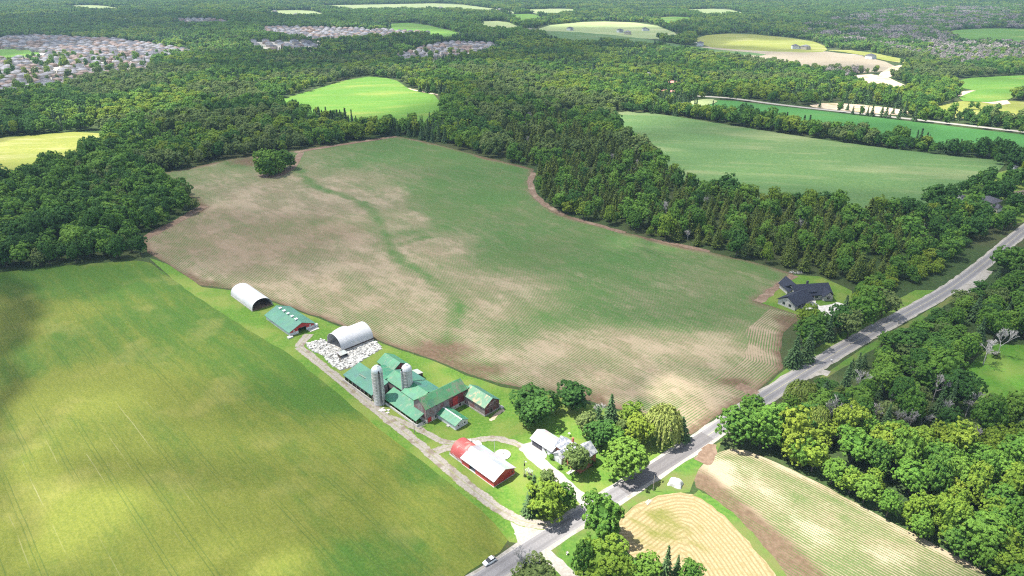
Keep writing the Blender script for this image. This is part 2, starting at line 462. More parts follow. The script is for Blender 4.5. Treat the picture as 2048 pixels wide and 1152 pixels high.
def crop(name, a, b, pale, stripes=.5, sc_=.012, rot=0.0, pl=.5):
    t = NT(name, .95, .1)
    c = t.mix(t.ramp(t.noise(.3, 4), .3, .7), a, b)
    c = t.mix(t.math('MULTIPLY', t.ramp(t.noise(sc_, 5, (4, 1, 1), rot), pl, pl + .16), stripes), c, pale)
    c = t.mix(t.math('MULTIPLY', t.ramp(t.noise(sc_ * 3, 5, (7, 1, 1), rot, .7), .5, .7), .4), c, pale)
    c = t.mix(t.math('MULTIPLY', t.ramp(t.noise(.02, 4, (2, 1, 1), rot), .45, .65), .6), c, a)
    return t.out(c)
M["far_green"] = crop("young_crop", (.062, .125, .042), (.09, .150, .05), (.20, .21, .11), .5, .018, -.2)
M["far_bright"] = crop("bright_green_crop", (.065, .155, .022), (.095, .19, .03), (.18, .21, .05), .7, .02, .3)
M["far_emerald"] = crop("emerald_crop", (.042, .140, .034), (.056, .165, .04), (.095, .17, .05), .5, .012, -.25)
M["far_yellow"] = crop("yellow_hay", (.15, .18, .035), (.21, .215, .05), (.30, .28, .13), .7, .03, .1)
M["far_pale"] = crop("pale_crop", (.20, .26, .11), (.25, .29, .13), (.34, .33, .19), .5, .01, -.1)
M["far_soil"] = crop("bare_field", (.22, .19, .14), (.27, .23, .17), (.34, .30, .23), .6, .012, -.1)
M["sand"] = simple("bare_sandy_ground", (.40, .31, .22), (.50, .41, .30), .12, .95, c2=(.24, .22, .10), scale2=.04)
M["brown_soil"] = simple("bare_brown_soil", (.13, .086, .058), (.185, .128, .09), .5, .95, c2=(.27, .205, .148), scale2=.07, bump=.4)
M["gravel"] = simple("pale_gravel", (.24, .225, .20), (.31, .29, .265), 1.4, .95, c2=(.19, .18, .15), scale2=.35, bump=.3)
M["white_gravel"] = simple("white_gravel", (.25, .232, .21), (.32, .30, .275), 1.2, .95, c2=(.28, .26, .23), scale2=.25, bump=.3)
M["town_ground"] = simple("street_and_yard_ground", (.28, .26, .23), (.38, .35, .31), .03, .95, c2=(.09, .13, .04), scale2=.05)

def asphalt(name, a, b, track, lane):
    t = NT(name, .9, .25)
    c = t.mix(t.ramp(t.noise(1.8, 4), .3, .7), a, b)
    c = t.mix(t.ramp(t.noise(.05, 4, (5, 1, 1), math.radians(38)), .5, .66), c, lane)
    ac = t.math('ABSOLUTE', t.attr("across"))
    tr = t.ramp(t.math('ABSOLUTE', t.math('SUBTRACT', ac, .5)), .22, .10)
    c = t.mix(t.math('MULTIPLY', tr, .55), c, track)
    c = t.mix(t.math('MULTIPLY', t.ramp(ac, .93, 1.0), .7), c, (.42, .40, .37))
    return t.out(c)
M["road"] = asphalt("worn_asphalt", (.155, .15, .155), (.19, .184, .19), (.122, .118, .122), (.215, .208, .21))
M["street"] = simple("pale_street_asphalt", (.27, .26, .26), (.34, .33, .32), .5, .9)
M["road_patch"] = asphalt("newer_asphalt", (.11, .104, .106), (.135, .128, .13), (.095, .09, .094), (.13, .124, .124))

def track_mat():
    t = NT("gravel_track", .95, .1)
    ac = t.math('ABSOLUTE', t.attr("across"))
    c = t.mix(t.ramp(t.noise(1.3, 4), .3, .7), (.21, .19, .165), (.285, .26, .23))
    c = t.mix(t.ramp(t.noise(.22, 4), .52, .66), c, (.17, .14, .11))
    edge = t.math('ADD', ac, t.math('MULTIPLY', t.math('SUBTRACT', t.noise(.6, 4), .5), .9))
    c = t.mix(t.ramp(edge, .80, 1.0), c, (.13, .17, .035))
    mid = t.math('ADD', ac, t.math('MULTIPLY', t.math('SUBTRACT', t.noise(.5, 3), .5), .5))
    c = t.mix(t.math('MULTIPLY', t.ramp(mid, .16, .02), .6), c, (.18, .19, .07))
    t.bump(t.noise(2.5, 4), .4, .1)
    return t.out(c)
M["track"] = track_mat()

# ------------------------------------------------------------------ the ground
g = MB(); S = 15500
g.poly([(-S, -3000, 0), (S, -3000, 0), (S, S, 0), (-S, S, 0)])
tag(g.build("ground", M["forest_floor"]), kind="structure")

# fields, measured on the photograph and laid out on the ground
MAIN = [(300, 350), (400, 332), (462, 318), (530, 309), (600, 300), (700, 284), (790, 272), (850, 283), (960, 312), (1068, 338), (1060, 365), (1075, 400), (1130, 430), (1250, 465), (1400, 500), (1520, 527), (1588, 548), (1512, 603), (1606, 632), (1565, 665), (1560, 705), (1567, 735), (1505, 790), (1440, 828), (1382, 868), (1360, 872), (1290, 832), (1180, 803), (1100, 785), (1000, 768), (930, 745), (870, 720), (780, 690), (720, 665), (640, 635), (545, 602), (470, 578), (400, 570), (330, 525), (296, 505), (283, 475), (340, 448), (405, 415), (380, 395), (340, 370)]
HEADL = [(1325, 845), (1370, 803), (1430, 757), (1482, 725), (1497, 690), (1492, 660), (1540, 618), (1606, 632), (1565, 665), (1560, 705), (1567, 735), (1505, 790), (1440, 828), (1382, 868), (1360, 872)]
HL_EDGE = Gs([(1340, 893), (1382, 868), (1440, 828), (1505, 790), (1567, 735), (1560, 705), (1565, 665), (1606, 632), (1640, 600)])
main_poly = resample(Gs(MAIN), 6, True, .5)
headl = Gs(HEADL)

def blobs(lst, base, soft=.5):
    """smooth patches (u, v, ru, rv, value) -> function of ground x, y"""
    W = []
    for u, v, ru, rv, val in lst:
        x, y0 = G(u, v + rv); xc, yc = G(u, v); x2, y1 = G(u, max(v - rv, -45)); xr = abs(G(u + ru, v)[0] - xc)
        W.append((xc, (y0 + y1) / 2, xr, (y1 - y0) / 2, val))
    def f(x, y):
        r = np.full(np.shape(x), float(base))
        for xc, yc, rx, ry, val in W:
            d = np.sqrt(((x - xc) / rx) ** 2 + ((y - yc) / ry) ** 2)
            d = d + (fbm(x / (rx * .45) + 3, y / (ry * .45) + 7, int(abs(xc)) % 50, 4) - .5) * .75
            k = np.clip((1 + soft - d) / (2 * soft), 0, 1); k = k * k * (3 - 2 * k)
            r = r * (1 - k) + val * k
        return r
    return f
green_f = blobs([(900, 380, 330, 130, .92), (1250, 560, 340, 120, .84), (560, 450, 260, 110, .16), (480, 500, 230, 60, .12), (700, 560, 220, 60, .14),
                 (560, 600, 220, 40, .18), (860, 500, 90, 30, .18), (1000, 590, 110, 45, .30), (760, 620, 200, 45, .28), (850, 640, 160, 40, .22), (1000, 720, 200, 40, .30), (1250, 690, 230, 40, .22), (1230, 760, 260, 45, .12),
                 (770, 400, 40, 25, .25), (800, 440, 60, 20, .25), (1330, 600, 100, 50, .7), (1440, 580, 110, 45, .7), (440, 345, 120, 22, .5)], .5)
way = [Gs(chaikin(l, 2, False)) for l in ([(590, 330), (625, 375), (700, 392), (750, 425), (772, 470), (790, 515), (850, 550), (905, 585), (922, 615), (905, 650), (880, 690)], [(782, 495), (830, 478), (900, 468), (990, 465)], [(756, 430), (800, 415), (840, 420)], [(905, 650), (930, 690), (935, 720)])]
def main_green(x, y):
    r = green_f(x, y)
    d = np.minimum(np.minimum(dist_line(x, y, way[0]), dist_line(x, y, way[1]) + 2), np.minimum(dist_line(x, y, way[2]), dist_line(x, y, way[3])) + 3) + (fbm(x / 12, y / 12, 4) - .5) * 9
    k = np.clip((5.0 - d) / 3.5, 0, 1); r = r * (1 - k) + (.45 + .6 * fbm(x / 7, y / 7, 15)) * k
    return np.clip(r + (fbm(x / 30, y / 30, 9) - .5) * .3, 0, 1.2)
def edge_brown(x, y):
    d = dist_line(x, y, main_poly + [main_poly[0]]) + (fbm(x / 25, y / 25, 2) - .5) * 9
    return np.clip((5.5 - d) / 3, 0, 1)
brown_f = blobs([(550, 480, 190, 55, .55), (430, 470, 130, 50, .5), (330, 500, 60, 40, .5), (880, 700, 60, 22, 1), (960, 740, 60, 14, 1), (1110, 790, 120, 14, .9), (1470, 765, 40, 12, 1), (1575, 640, 35, 14, 1), (700, 620, 130, 40, .25), (500, 323, 40, 10, 1)], .12)
def main_brown(x, y): return np.clip(np.maximum(brown_f(x, y), edge_brown(x, y)), 0, 1)
def main_green2(x, y): return main_green(x, y) * (1 - .95 * edge_brown(x, y)) * (1 - .85 * np.clip(blob_bare(x, y), 0, 1))
blob_bare = blobs([(880, 702, 55, 20, 1), (960, 742, 55, 12, 1), (1470, 765, 38, 11, 1), (1575, 640, 32, 12, 1), (500, 323, 36, 9, 1), (1110, 792, 110, 10, 1)], 0, .3)
RD = math.radians(-44)
def row_main(x, y): return -x * math.sin(RD) + y * math.cos(RD)
sheet("crop_field", main_poly, .03, M["field"], 4.0, {"green": main_green2, "brown": main_brown, "row": row_main})
sheet("field_headland", resample(headl, 5, True, 0), .06, M["headland"], 3.0, {"green": lambda x, y: np.clip(.30 + (fbm(x / 12, y / 12, 5) - .5) * .8, 0, 1) * (1 - .95 * np.clip((3.2 - dist_line(x, y, HL_EDGE)) / 1.5, 0, 1)) * (1 - .85 * blob_bare(x, y)),
      "brown": lambda x, y: np.maximum(.15, np.maximum(np.clip((3.5 - dist_line(x, y, HL_EDGE)) / 1.5, 0, 1), blob_bare(x, y))), "row": lambda x, y: dist_line(x, y, HL_EDGE) * .95})

WHEAT = [(-160, 560), (0, 545), (130, 531), (270, 521), (302, 526), (390, 592), (490, 655), (590, 716), (690, 800), (800, 890), (900, 968), (990, 1045), (1018, 1080), (1000, 1105), (940, 1140), (880, 1190), (700, 1260), (-300, 1260)]
wheat_g = blobs([(250, 560, 350, 40, .75), (420, 640, 200, 50, .75), (640, 780, 160, 60, .85), (560, 720, 150, 50, .7), (250, 700, 200, 30, .55), (60, 720, 70, 60, .6), (330, 870, 230, 70, .35), (860, 930, 60, 40, .7), (760, 1120, 110, 60, .75), (130, 1000, 120, 110, -.15), (450, 1080, 120, 70, -.05), (200, 780, 160, 40, 0)], .35)  # green and ripe patches; the yellow ones also paint in spots of sun
wheat_p = blobs([(130, 960, 120, 170, 1), (330, 1060, 120, 100, .6)], 0)
sheet("wheat_field", resample(Gs(WHEAT), 6, True, .4), .03, M["wheat"], 6.0, {"green": wheat_g, "pale": wheat_p, "row": lambda x, y: -x * math.sin(TH) + y * math.cos(TH)})

# bottom right: mown hay and the young row crop beside the tree belt
HAY = chaikin(Gs([(1236, 1045), (1262, 1012), (1325, 988), (1380, 984), (1432, 1012), (1482, 1062), (1525, 1112), (1560, 1160), (1590, 1220), (1440, 1260), (1340, 1170), (1262, 1112), (1240, 1085)]), 2)
hay_g = blobs([(1330, 1055, 70, 40, .62), (1280, 1090, 40, 25, .5), (1270, 1030, 25, 18, .4), (1390, 1100, 40, 30, .45)], 0)
hay_edge = Gs([(1240, 1040), (1290, 1000), (1350, 985), (1400, 992), (1450, 1030), (1500, 1083), (1550, 1150), (1590, 1230)])
sheet("hay_field", resample(HAY, 4, True, .3), .05, M["stubble"], 3.0, {"green": hay_g, "row": lambda x, y: dist_line(x, y, hay_edge)})
ROWC = chaikin(Gs([(1384, 968), (1402, 930), (1443, 898), (1508, 904), (1610, 952), (1712, 1005), (1844, 1076), (1966, 1140), (2070, 1230), (1640, 1260), (1580, 1165), (1520, 1085), (1470, 1030), (1420, 990)]), 1)
rl = Gs([(1443, 898), (1508, 904), (1712, 1005), (1966, 1140)])
bl = Gs([(1395, 960), (1440, 1000), (1500, 1050), (1560, 1100), (1640, 1180)])
def rowc_row(x, y):
    d = Vector((rl[3][0] - rl[1][0], rl[3][1] - rl[1][1])).normalized(); return (-x * d.y + y * d.x) * 1.0
rowc_bare = blobs([(1425, 945, 45, 35, 1)], 0, .3)
sheet("young_crop_field", resample(ROWC, 4, True, .4), .04, M["young_rows"], 2.5, {
    "green": lambda x, y: np.clip(.46 + (fbm(x / 14, y / 14, 7) - .5) * 1.0, 0, 1) * (1 - np.clip((7 - dist_line(x, y, bl) + (fbm(x / 10, y / 10, 3) - .5) * 6) / 2.5, 0, 1)) * (1 - np.clip(rowc_bare(x, y), 0, 1)) * (1 - np.clip((3.5 - dist_line(x, y, rl)) / 2, 0, 1)),
    "brown": lambda x, y: np.clip((7.5 - dist_line(x, y, bl)) / 3, 0, .95), "row": rowc_row})

# grass round the farmstead, verges, bungalow lot and the meadow in the wood
LAWN = [(300, 516), (335, 528), (405, 574), (475, 582), (550, 606), (645, 640), (722, 668), (782, 694), (872, 724), (932, 750), (1002, 774), (1102, 791), (1182, 809), (1290, 838), (1362, 876), (1384, 872), (1445, 832), (1508, 794), (1568, 740), (1700, 650), (1830, 580), (1870, 580), (1540, 790), (1300, 950), (1150, 1050), (1080, 1090), (1020, 1084), (985, 1047), (895, 972), (795, 894), (685, 806), (585, 722), (485, 660), (385, 597)]
sheet("grass_yard", resample(Gs(LAWN), 5, True, .3), .015, M["lawn"], 12)
VERGE = [(960, 1180), (1010, 1150), (1100, 1085), (1230, 1000), (1420, 895), (1560, 812), (1720, 700), (1880, 607), (1960, 548), (1985, 548), (1900, 606), (1800, 666), (1700, 728), (1620, 776), (1560, 812), (1480, 856), (1442, 882), (1432, 905), (1400, 932), (1380, 985), (1325, 990), (1262, 1014), (1238, 1046), (1242, 1088), (1262, 1116), (1345, 1180), (1300, 1260), (960, 1260)]
sheet("roadside_grass", resample(Gs(VERGE), 5, True, .3), .02, M["rough_grass"], 12)
BUNG = [(1514, 603), (1588, 550), (1640, 553), (1705, 582), (1700, 625), (1680, 650), (1640, 650), (1608, 634)]
sheet("bungalow_lawn", resample(Gs(BUNG), 5, True, .3), .07, M["lawn"], 10)
MEAD = [(1900, 800), (1915, 760), (1955, 715), (1990, 688), (2060, 690), (2150, 740), (2150, 840), (2060, 838), (1980, 828)]
sheet("meadow", resample(Gs(MEAD), 6, True, .5), .03, M["meadow"], 15)
HAML = [(1780, 412), (1850, 405), (1900, 386), (1960, 362), (1995, 345), (2100, 320), (2160, 380), (2120, 430), (2040, 446), (1960, 436), (1880, 430)]
sheet("hamlet_lawn", resample(Gs(HAML), 8, True, .5), .03, M["lawn"], 25)

# far fields
FAR = {
    "green_field": ("far_bright", [(530, 208), (592, 190), (720, 152), (790, 158), (808, 172), (826, 182), (880, 192), (880, 240), (860, 250), (740, 258), (620, 232)]),
    "hay_meadow": ("far_yellow", [(-250, 300), (0, 276), (198, 260), (205, 290), (150, 325), (60, 350), (-60, 380), (-250, 420)]),
    "bean_field": ("far_green", [(1228, 226), (1270, 222), (1400, 241), (1540, 264), (1700, 288), (1900, 313), (2015, 322), (1992, 347), (1958, 362), (1900, 388), (1850, 408), (1800, 428), (1700, 424), (1560, 410), (1480, 398), (1380, 374), (1310, 318), (1245, 262)]),
    "emerald_field": ("far_emerald", [(1390, 204), (1440, 199), (1560, 213), (1750, 235), (2048, 270), (2300, 300), (2300, 345), (2048, 316), (1900, 296), (1700, 272), (1540, 247), (1400, 224), (1370, 215)]),
    "hay_paddock": ("far_yellow", [(1850, 218), (1940, 199), (2060, 204), (2200, 215), (2200, 262), (2048, 250), (1960, 240), (1880, 233)]),
    "pasture": ("far_bright", [(1900, 158), (2060, 150), (2200, 152), (2200, 176), (2060, 172), (1930, 168)]),
    "bare_field": ("far_soil", [(1368, 99), (1420, 92), (1540, 95), (1700, 107), (1800, 119), (1768, 134), (1630, 131), (1540, 118), (1400, 109)]),
    "pale_field": ("far_pale", [(1070, 54), (1180, 42), (1300, 46), (1368, 60), (1330, 66), (1220, 62), (1100, 58)]),
    "dim_field": ("far_green", [(1090, 66), (1180, 64), (1250, 74), (1200, 80), (1110, 78)]),
    "yellow_field": ("far_yellow", [(1390, 72), (1480, 66), (1620, 80), (1660, 88), (1640, 97), (1500, 92), (1400, 84)]),
    "clearing": ("far_bright", [(768, 48), (830, 45), (940, 58), (915, 67), (800, 57)]),
    "long_pale_field": ("far_pale", [(620, 11), (760, 9), (900, 6), (1035, 16), (1025, 20), (880, 13), (700, 15)]),
    "roadside_field": ("far_green", [(1000, 56), (1140, 64), (1260, 73), (1400, 87), (1535, 98), (1520, 103), (1380, 94), (1250, 80), (1130, 70), (1010, 62)]),
    "sandy_strip": ("sand", [(1690, 152), (1760, 148), (1835, 168), (1800, 172), (1730, 163)]),
    "sandy_clearing": ("sand", [(1750, 140), (1790, 130), (1820, 132), (1775, 146)]),
    "sandy_verge": ("sand", [(1610, 213), (1650, 205), (1760, 213), (1830, 225), (1800, 232), (1680, 222)]),
    "sandy_bank": ("sand", [(1895, 186), (1960, 180), (2030, 190), (1990, 196)]),
    "sand_pit": ("sand", [(1838, 495), (1858, 478), (1868, 486), (1850, 512)]),
    "small_pasture": ("far_bright", [(-40, 101), (50, 97), (90, 105), (40, 112), (-40, 115)]),
    "far_clearing_a": ("far_pale", [(1035, 20), (1120, 17), (1180, 20), (1100, 24)]), "far_clearing_b": ("far_bright", [(1300, 36), (1350, 33), (1400, 37), (1340, 42)]), "far_clearing_c": ("far_pale", [(1350, 20), (1450, 17), (1500, 21), (1420, 24)]),
    "far_clearing_d": ("far_bright", [(1010, 30), (1070, 27), (1090, 32), (1040, 35)]), "far_clearing_e": ("far_bright", [(1880, 62), (2000, 56), (2120, 62), (2060, 76), (1930, 74)]), "far_clearing_f": ("far_yellow", [(1640, 100), (1720, 101), (1830, 113), (1800, 117), (1700, 106)]),
    "far_clearing_g": ("far_pale", [(520, 22), (620, 20), (660, 24), (580, 28)]), "far_clearing_h": ("far_bright", [(1900, 186), (1960, 178), (2060, 183), (2000, 190)]), "far_clearing_i": ("far_pale", [(950, 44), (1010, 42), (1050, 48), (990, 52)]), "far_clearing_j": ("far_pale", [(120, 12), (200, 10), (260, 13), (190, 16)]),
    "hamlet_clearing": ("far_pale", [(1370, 205), (1420, 198), (1440, 205), (1400, 215)]),
}
OPEN = [Gs(MAIN), Gs(WHEAT), HAY, ROWC, Gs(LAWN), Gs(VERGE), Gs(BUNG), Gs(MEAD)]
def deepen(pl):
    """far clearings reach a tree's height farther towards the viewer, where the crowns in front hide their near edge"""
    c = sum(p[1] for p in pl) / len(pl)
    if c > 190: return pl
    out = []
    for u_, v_ in pl:
        d = G(u_, v_)[1]; out.append((u_, v_ + (13 * FPX / d * (1.5 if c < 70 else .9) if v_ > c else 0)))
    return out
for nm_, (mk, pl) in FAR.items():
    W = Gs(deepen(pl)); OPEN.append(W)
    sheet("far_clearing" if nm_.startswith("far_clearing") else nm_, resample(chaikin(W, 1), 30, True, 1.0), .08 + .02 * len(OPEN), M[mk])
# worn earth edges
for nm_, ln, wd in (("earth_margin", [(590, 305), (640, 296), (720, 284), (792, 273)], 7), ("earth_margin", [(520, 350), (545, 357), (585, 338), (602, 305)], 6), ("earth_margin", [(1066, 345), (1058, 368), (1076, 402), (1130, 431)], 5), ("earth_margin", [(1145, 436), (1250, 466)], 4), ("earth_margin", [(1300, 478), (1420, 503)], 4),
                    ("earth_margin", [(1515, 604), (1586, 550)], 5), ("earth_margin", [(286, 478), (345, 448), (408, 412)], 7), ("earth_margin", [(800, 168), (805, 176), (880, 190)], 6)):
    strip(nm_, Gs(ln), wd, .10, M["brown_soil"] if nm_ == "earth_margin" and ln[0][1] > 200 else M["sand"], jit=.8)

# ------------------------------------------------------------------ roads, lanes
ROAD = [(905, 1200), (976, 1152), (1140, 1047), (1302, 945), (1430, 862), (1540, 786), (1700, 688), (1800, 634), (1895, 582), (1965, 530), (2044, 463), (2120, 405), (2220, 335)]
road_w = Gs(ROAD)
strip("road_shoulder", road_w, 8.6, .05, M["gravel"], jit=.35)
strip("road", road_w, 6.2, .09, M["road"])
pr = Gs([(1248, 979), (1302, 945), (1405, 878)])
def line_between(u0, u1):
    """stretch of the road's own smoothed line between two ground points"""
    L = resample(chaikin(road_w, 2, False), 2.0, False); a = G(*u0); b = G(*u1)
    i = min(range(len(L)), key=lambda k: math.hypot(L[k][0] - a[0], L[k][1] - a[1])); j = min(range(len(L)), key=lambda k: math.hypot(L[k][0] - b[0], L[k][1] - b[1]))
    return L[i:j + 1]
strip("road_patch", line_between((1248, 979), (1418, 870)), 6.1, .10, M["road_patch"])
strip("centre_line", line_between((1418, 870), (2044, 463)), .14, .115, simple("faded_road_paint", (.40, .34, .15), (.5, .46, .3), 1.0, .8))
strip("gravel_lane", [FW(-100, -11.5), FW(-75, -12.4), FW(-53, -13.2), FW(-25, -14.2), FW(-9, -14.6), FW(12, -15.6), FW(30, -16.6), FW(46, -16.5), FW(54, -14), FW(60, -9)], 4.4, .075, M["track"], jit=.4)
strip("gravel_lane", [FW(-100, -11.5), FW(-104, -7), FW(-108, -2)], 5, .072, M["track"], jit=.4)
strip("gravel_lane", [FW(-28, -14), FW(-18, -11), FW(-8, -8.8), FW(0, -8.5), FW(7, -4.5), FW(10, 2), FW(14, 8), FW(22, 11.5), FW(30, 13)], 3.4, .068, M["track"], jit=.5)
strip("gravel_lane", [FW(4, -15), FW(5.5, -11), FW(7, -5)], 4.2, .064, M["track"], jit=.5)
strip("gravel_drive", Gs([(1048, 893), (1068, 915), (1110, 950), (1150, 985), (1180, 1010), (1205, 1018)]), 4.6, .08, M["white_gravel"], jit=.35)
sheet("gravel_forecourt", resample(Gs([(1040, 890), (1075, 882), (1096, 896), (1092, 915), (1078, 925), (1055, 912)]), 2, True, .3), .084, M["white_gravel"])
strip("dirt_path", [FW(5, 14), FW(4, 18), FW(3, 23)], 1.6, .07, M["sand"], jit=.4)
strip("gravel_lane", Gs([(1040, 1062), (1062, 1090), (1100, 1115), (1140, 1152), (1190, 1210)]), 4.2, .072, M["white_gravel"], jit=.25)
sheet("gravel_mouth", resample(chaikin(Gs([(1015, 1035), (1050, 1045), (1110, 1055), (1090, 1110), (1040, 1118), (1035, 1075)]), 2), 2, True, .2), .055, M["gravel"])
strip("grass_margin", Gs([(1392, 985), (1436, 1010), (1490, 1062), (1535, 1115), (1575, 1165), (1610, 1230)]), 3.4, .058, M["rough_grass"], jit=.4)
strip("gravel_drive", Gs([(1610, 752), (1640, 742), (1658, 748)]), 5, .06, M["gravel"], jit=.3)
strip("gravel_drive", Gs([(1585, 715), (1625, 722), (1640, 728)]), 4.2, .06, M["gravel"], jit=.3)
strip("gravel_layby", Gs([(1925, 585), (1955, 560), (1972, 540)]), 7, .06, M["gravel"], jit=.3)
strip("field_gateway", Gs([(1475, 772), (1500, 782), (1525, 796)]), 5.5, .085, M["brown_soil"], jit=.6)
strip("field_gateway", Gs([(1402, 925), (1420, 906), (1418, 888)]), 5.5, .085, M["brown_soil"], jit=.5)
R2 = [(1340, 190), (1415, 193), (1470, 197), (1560, 210), (1750, 230), (2048, 264), (2300, 293)]
strip("concession_road", Gs(R2), 9, .15, M["white_gravel"], step=30)
R3 = [(960, 50), (1020, 55), (1140, 63), (1260, 72), (1400, 86), (1540, 98), (1700, 108), (1800, 119)]
strip("far_road", Gs(R3), 13, .15, M["white_gravel"], step=40)
strip("far_road", Gs([(240, 98), (330, 103), (420, 110)]), 22, .15, M["sand"], step=30)
sheet("concrete_drive", resample(Gs([(1586, 610), (1599, 601), (1618, 594), (1632, 597), (1631, 606), (1640, 612), (1664, 609), (1674, 604), (1689, 609), (1682, 625), (1672, 644), (1655, 634), (1630, 627)]), 3, True, .15), .10, M["white_concrete"])
ROADS = [(road_w, 8.0), (Gs(R2), 9), (Gs(R3), 14)]

# ------------------------------------------------------------------ farm buildings (local x runs down the lane, local y away from it)
def farm(name, label, cat, a, b, group=None):
    x, y = FW(a, b); return tag(empty(name, (x, y, 0), TH), label, cat, group)

def gable_x(m, x0, x1, y0, y1, eave, ridge, yr=None, t=.14, oh=.45, side=0):
    """roof slabs with the ridge along x; side -1/1 keeps one slope"""
    yr = (y0 + y1) / 2 if yr is None else yr
    X0 = x0 - oh; X1 = x1 + oh
    if side <= 0:
        k = (ridge - eave) / (yr - y0); m.slab([(X0, y0 - oh, eave - k * oh), (X1, y0 - oh, eave - k * oh), (X1, yr, ridge), (X0, yr, ridge)], t)
    if side >= 0:
        k = (ridge - eave) / (y1 - yr); m.slab([(X0, yr, ridge), (X1, yr, ridge), (X1, y1 + oh, eave - k * oh), (X0, y1 + oh, eave - k * oh)], t)

def gable_y(m, x0, x1, y0, y1, eave, ridge, t=.14, oh=.45, side=0):
    xr = (x0 + x1) / 2; k = (ridge - eave) / (xr - x0); Y0 = y0 - oh; Y1 = y1 + oh
    if side <= 0: m.slab([(x0 - oh, Y0, eave - k * oh), (xr, Y0, ridge), (xr, Y1, ridge), (x0 - oh, Y1, eave - k * oh)], t)
    if side >= 0: m.slab([(xr, Y0, ridge), (x1 + oh, Y0, eave - k * oh), (x1 + oh, Y1, eave - k * oh), (xr, Y1, ridge)], t)

def notch(u0, u1, z0, doors):
    """lower edge of a wall from u0 to u1 with door openings (a, b, height)"""
    p = [(u0, z0)]
    for a, b, h in sorted(doors): p += [(a, z0), (a, h), (b, h), (b, z0)]
    return p + [(u1, z0)]

def walls_x(m, x0, x1, y0, y1, eave, ridge, z0=0, yr=None, front=(), back=(), left=(), right=(), t=.2, parts="fblr"):
    yr = (y0 + y1) / 2 if yr is None else yr; d = .16
    if "f" in parts: m.wall((x0, y0), (1, 0), notch(0, x1 - x0, z0, front) + [(x1 - x0, eave - d), (0, eave - d)], (0, -1), t)
    if "b" in parts: m.wall((x0, y1), (1, 0), notch(0, x1 - x0, z0, back) + [(x1 - x0, eave - d), (0, eave - d)], (0, 1), t)
    for side, x, n, dr in (("l", x0, -1, left), ("r", x1, 1, right)):
        if side in parts:
            m.wall((x, y0), (0, 1), notch(t, y1 - y0 - t, z0, dr) + [(y1 - y0 - t, eave - d), (yr - y0, ridge - d), (t, eave - d)], (n, 0), t)

def walls_y(m, x0, x1, y0, y1, eave, ridge, z0=0, front=(), back=(), left=(), right=(), t=.2, parts="fblr"):
    xr = (x0 + x1) / 2; d = .16
    if "l" in parts: m.wall((x0, y0), (0, 1), notch(0, y1 - y0, z0, left) + [(y1 - y0, eave - d), (0, eave - d)], (-1, 0), t)
    if "r" in parts: m.wall((x1, y0), (0, 1), notch(0, y1 - y0, z0, right) + [(y1 - y0, eave - d), (0, eave - d)], (1, 0), t)
    for side, y, n, dr in (("f", y0, -1, front), ("b", y1, 1, back)):
        if side in parts:
            m.wall((x0, y), (1, 0), notch(t, x1 - x0 - t, z0, dr) + [(x1 - x0 - t, eave - d), (xr - x0, ridge - d), (t, eave - d)], (0, n), t)

def bx(root, name, m, *b):
    k = MB(); k.box(*b); return k.build(name, m, root)

# -- bank barn with the long old green roof (ridge away from the lane)
r = farm("bank_barn", "tall grey board bank barn with weathered green roof, behind white milk house", "barn", -14.8, 5.2)
k = MB(); walls_y(k, -3.9, 3.9, -10.2, 10.2, 7.0, 9.9, z0=1.6, right=[(13.2, 15.6, 4.8)], parts="lrf"); k.build("wall", M["grey_boards"], r)
k = MB(); walls_y(k, -3.85, 3.85, -10.15, 10.15, 7.0, 9.9, z0=1.6, parts="b"); k.build("gable_wall", M["red_boards"], r)
k = MB(); k.wall((3.93, 11.6 - 10.2), (0, 1), [(0, 1.7), (8.7, 1.7), (8.7, 6.8), (0, 6.8)], (1, 0), .06); k.build("red_wall_panel", M["red_boards"], r)
bx(r, "foundation", M["stone_wall"], -3.95, 4.02, -10.25, 10.25, 0, 1.6)
bx(r, "door", M["red_door"], 3.98, 4.08, -9.6, -7.9, .2, 2.3)
bx(r, "door", M["red_door"], 3.98, 4.06, 3.0, 5.5, 1.8, 5.6)
bx(r, "window", M["glass"], 3.97, 4.06, -6.2, -5.3, .8, 1.7)
bx(r, "window", M["dark"], 4.0, 4.07, 6.2, 7.1, .5, 1.5)
k = MB(); gable_y(k, -3.9, 3.9, -10.2, 10.2, 7.0, 9.9); k.build("roof", M["old_green_roof"], r)

# -- side barn with faded lettering on its gable
r = farm("side_barn", "weathered dark red barn with faded white lettering on its gable and a patchy green roof", "barn", -5.0, 18.2)
k = MB(); walls_x(k, -6.4, 6.4, -3.9, 3.9, 4.7, 7.2, z0=.7, parts="fb"); k.build("wall", M["grey_boards"], r)
for sd in "lr": k = MB(); walls_x(k, -6.4, 6.4, -3.9, 3.9, 4.7, 7.2, z0=.7, parts=sd); k.build("gable_wall", M["red_boards"], r)
bx(r, "foundation", M["concrete"], -6.5, 6.5, -4.0, 4.0, 0, .7)
bx(r, "door", M["dark_wood"], 6.45, 6.52, -.9, .1, .5, 2.3)
k = MB(); gable_x(k, -6.4, 6.4, -3.9, 3.9, 4.7, 7.2, oh=.5, side=-1); k.build("roof", M["green_roof_rust"], r)
k = MB(); gable_x(k, -6.4, 6.4, -3.9, 3.9, 4.7, 7.2, oh=.5, side=1); k.build("roof", M["teal_roof"], r)  # back slope: shade put into the roof colour
k = MB()                                                   # faded lettering: letter strokes too worn to read
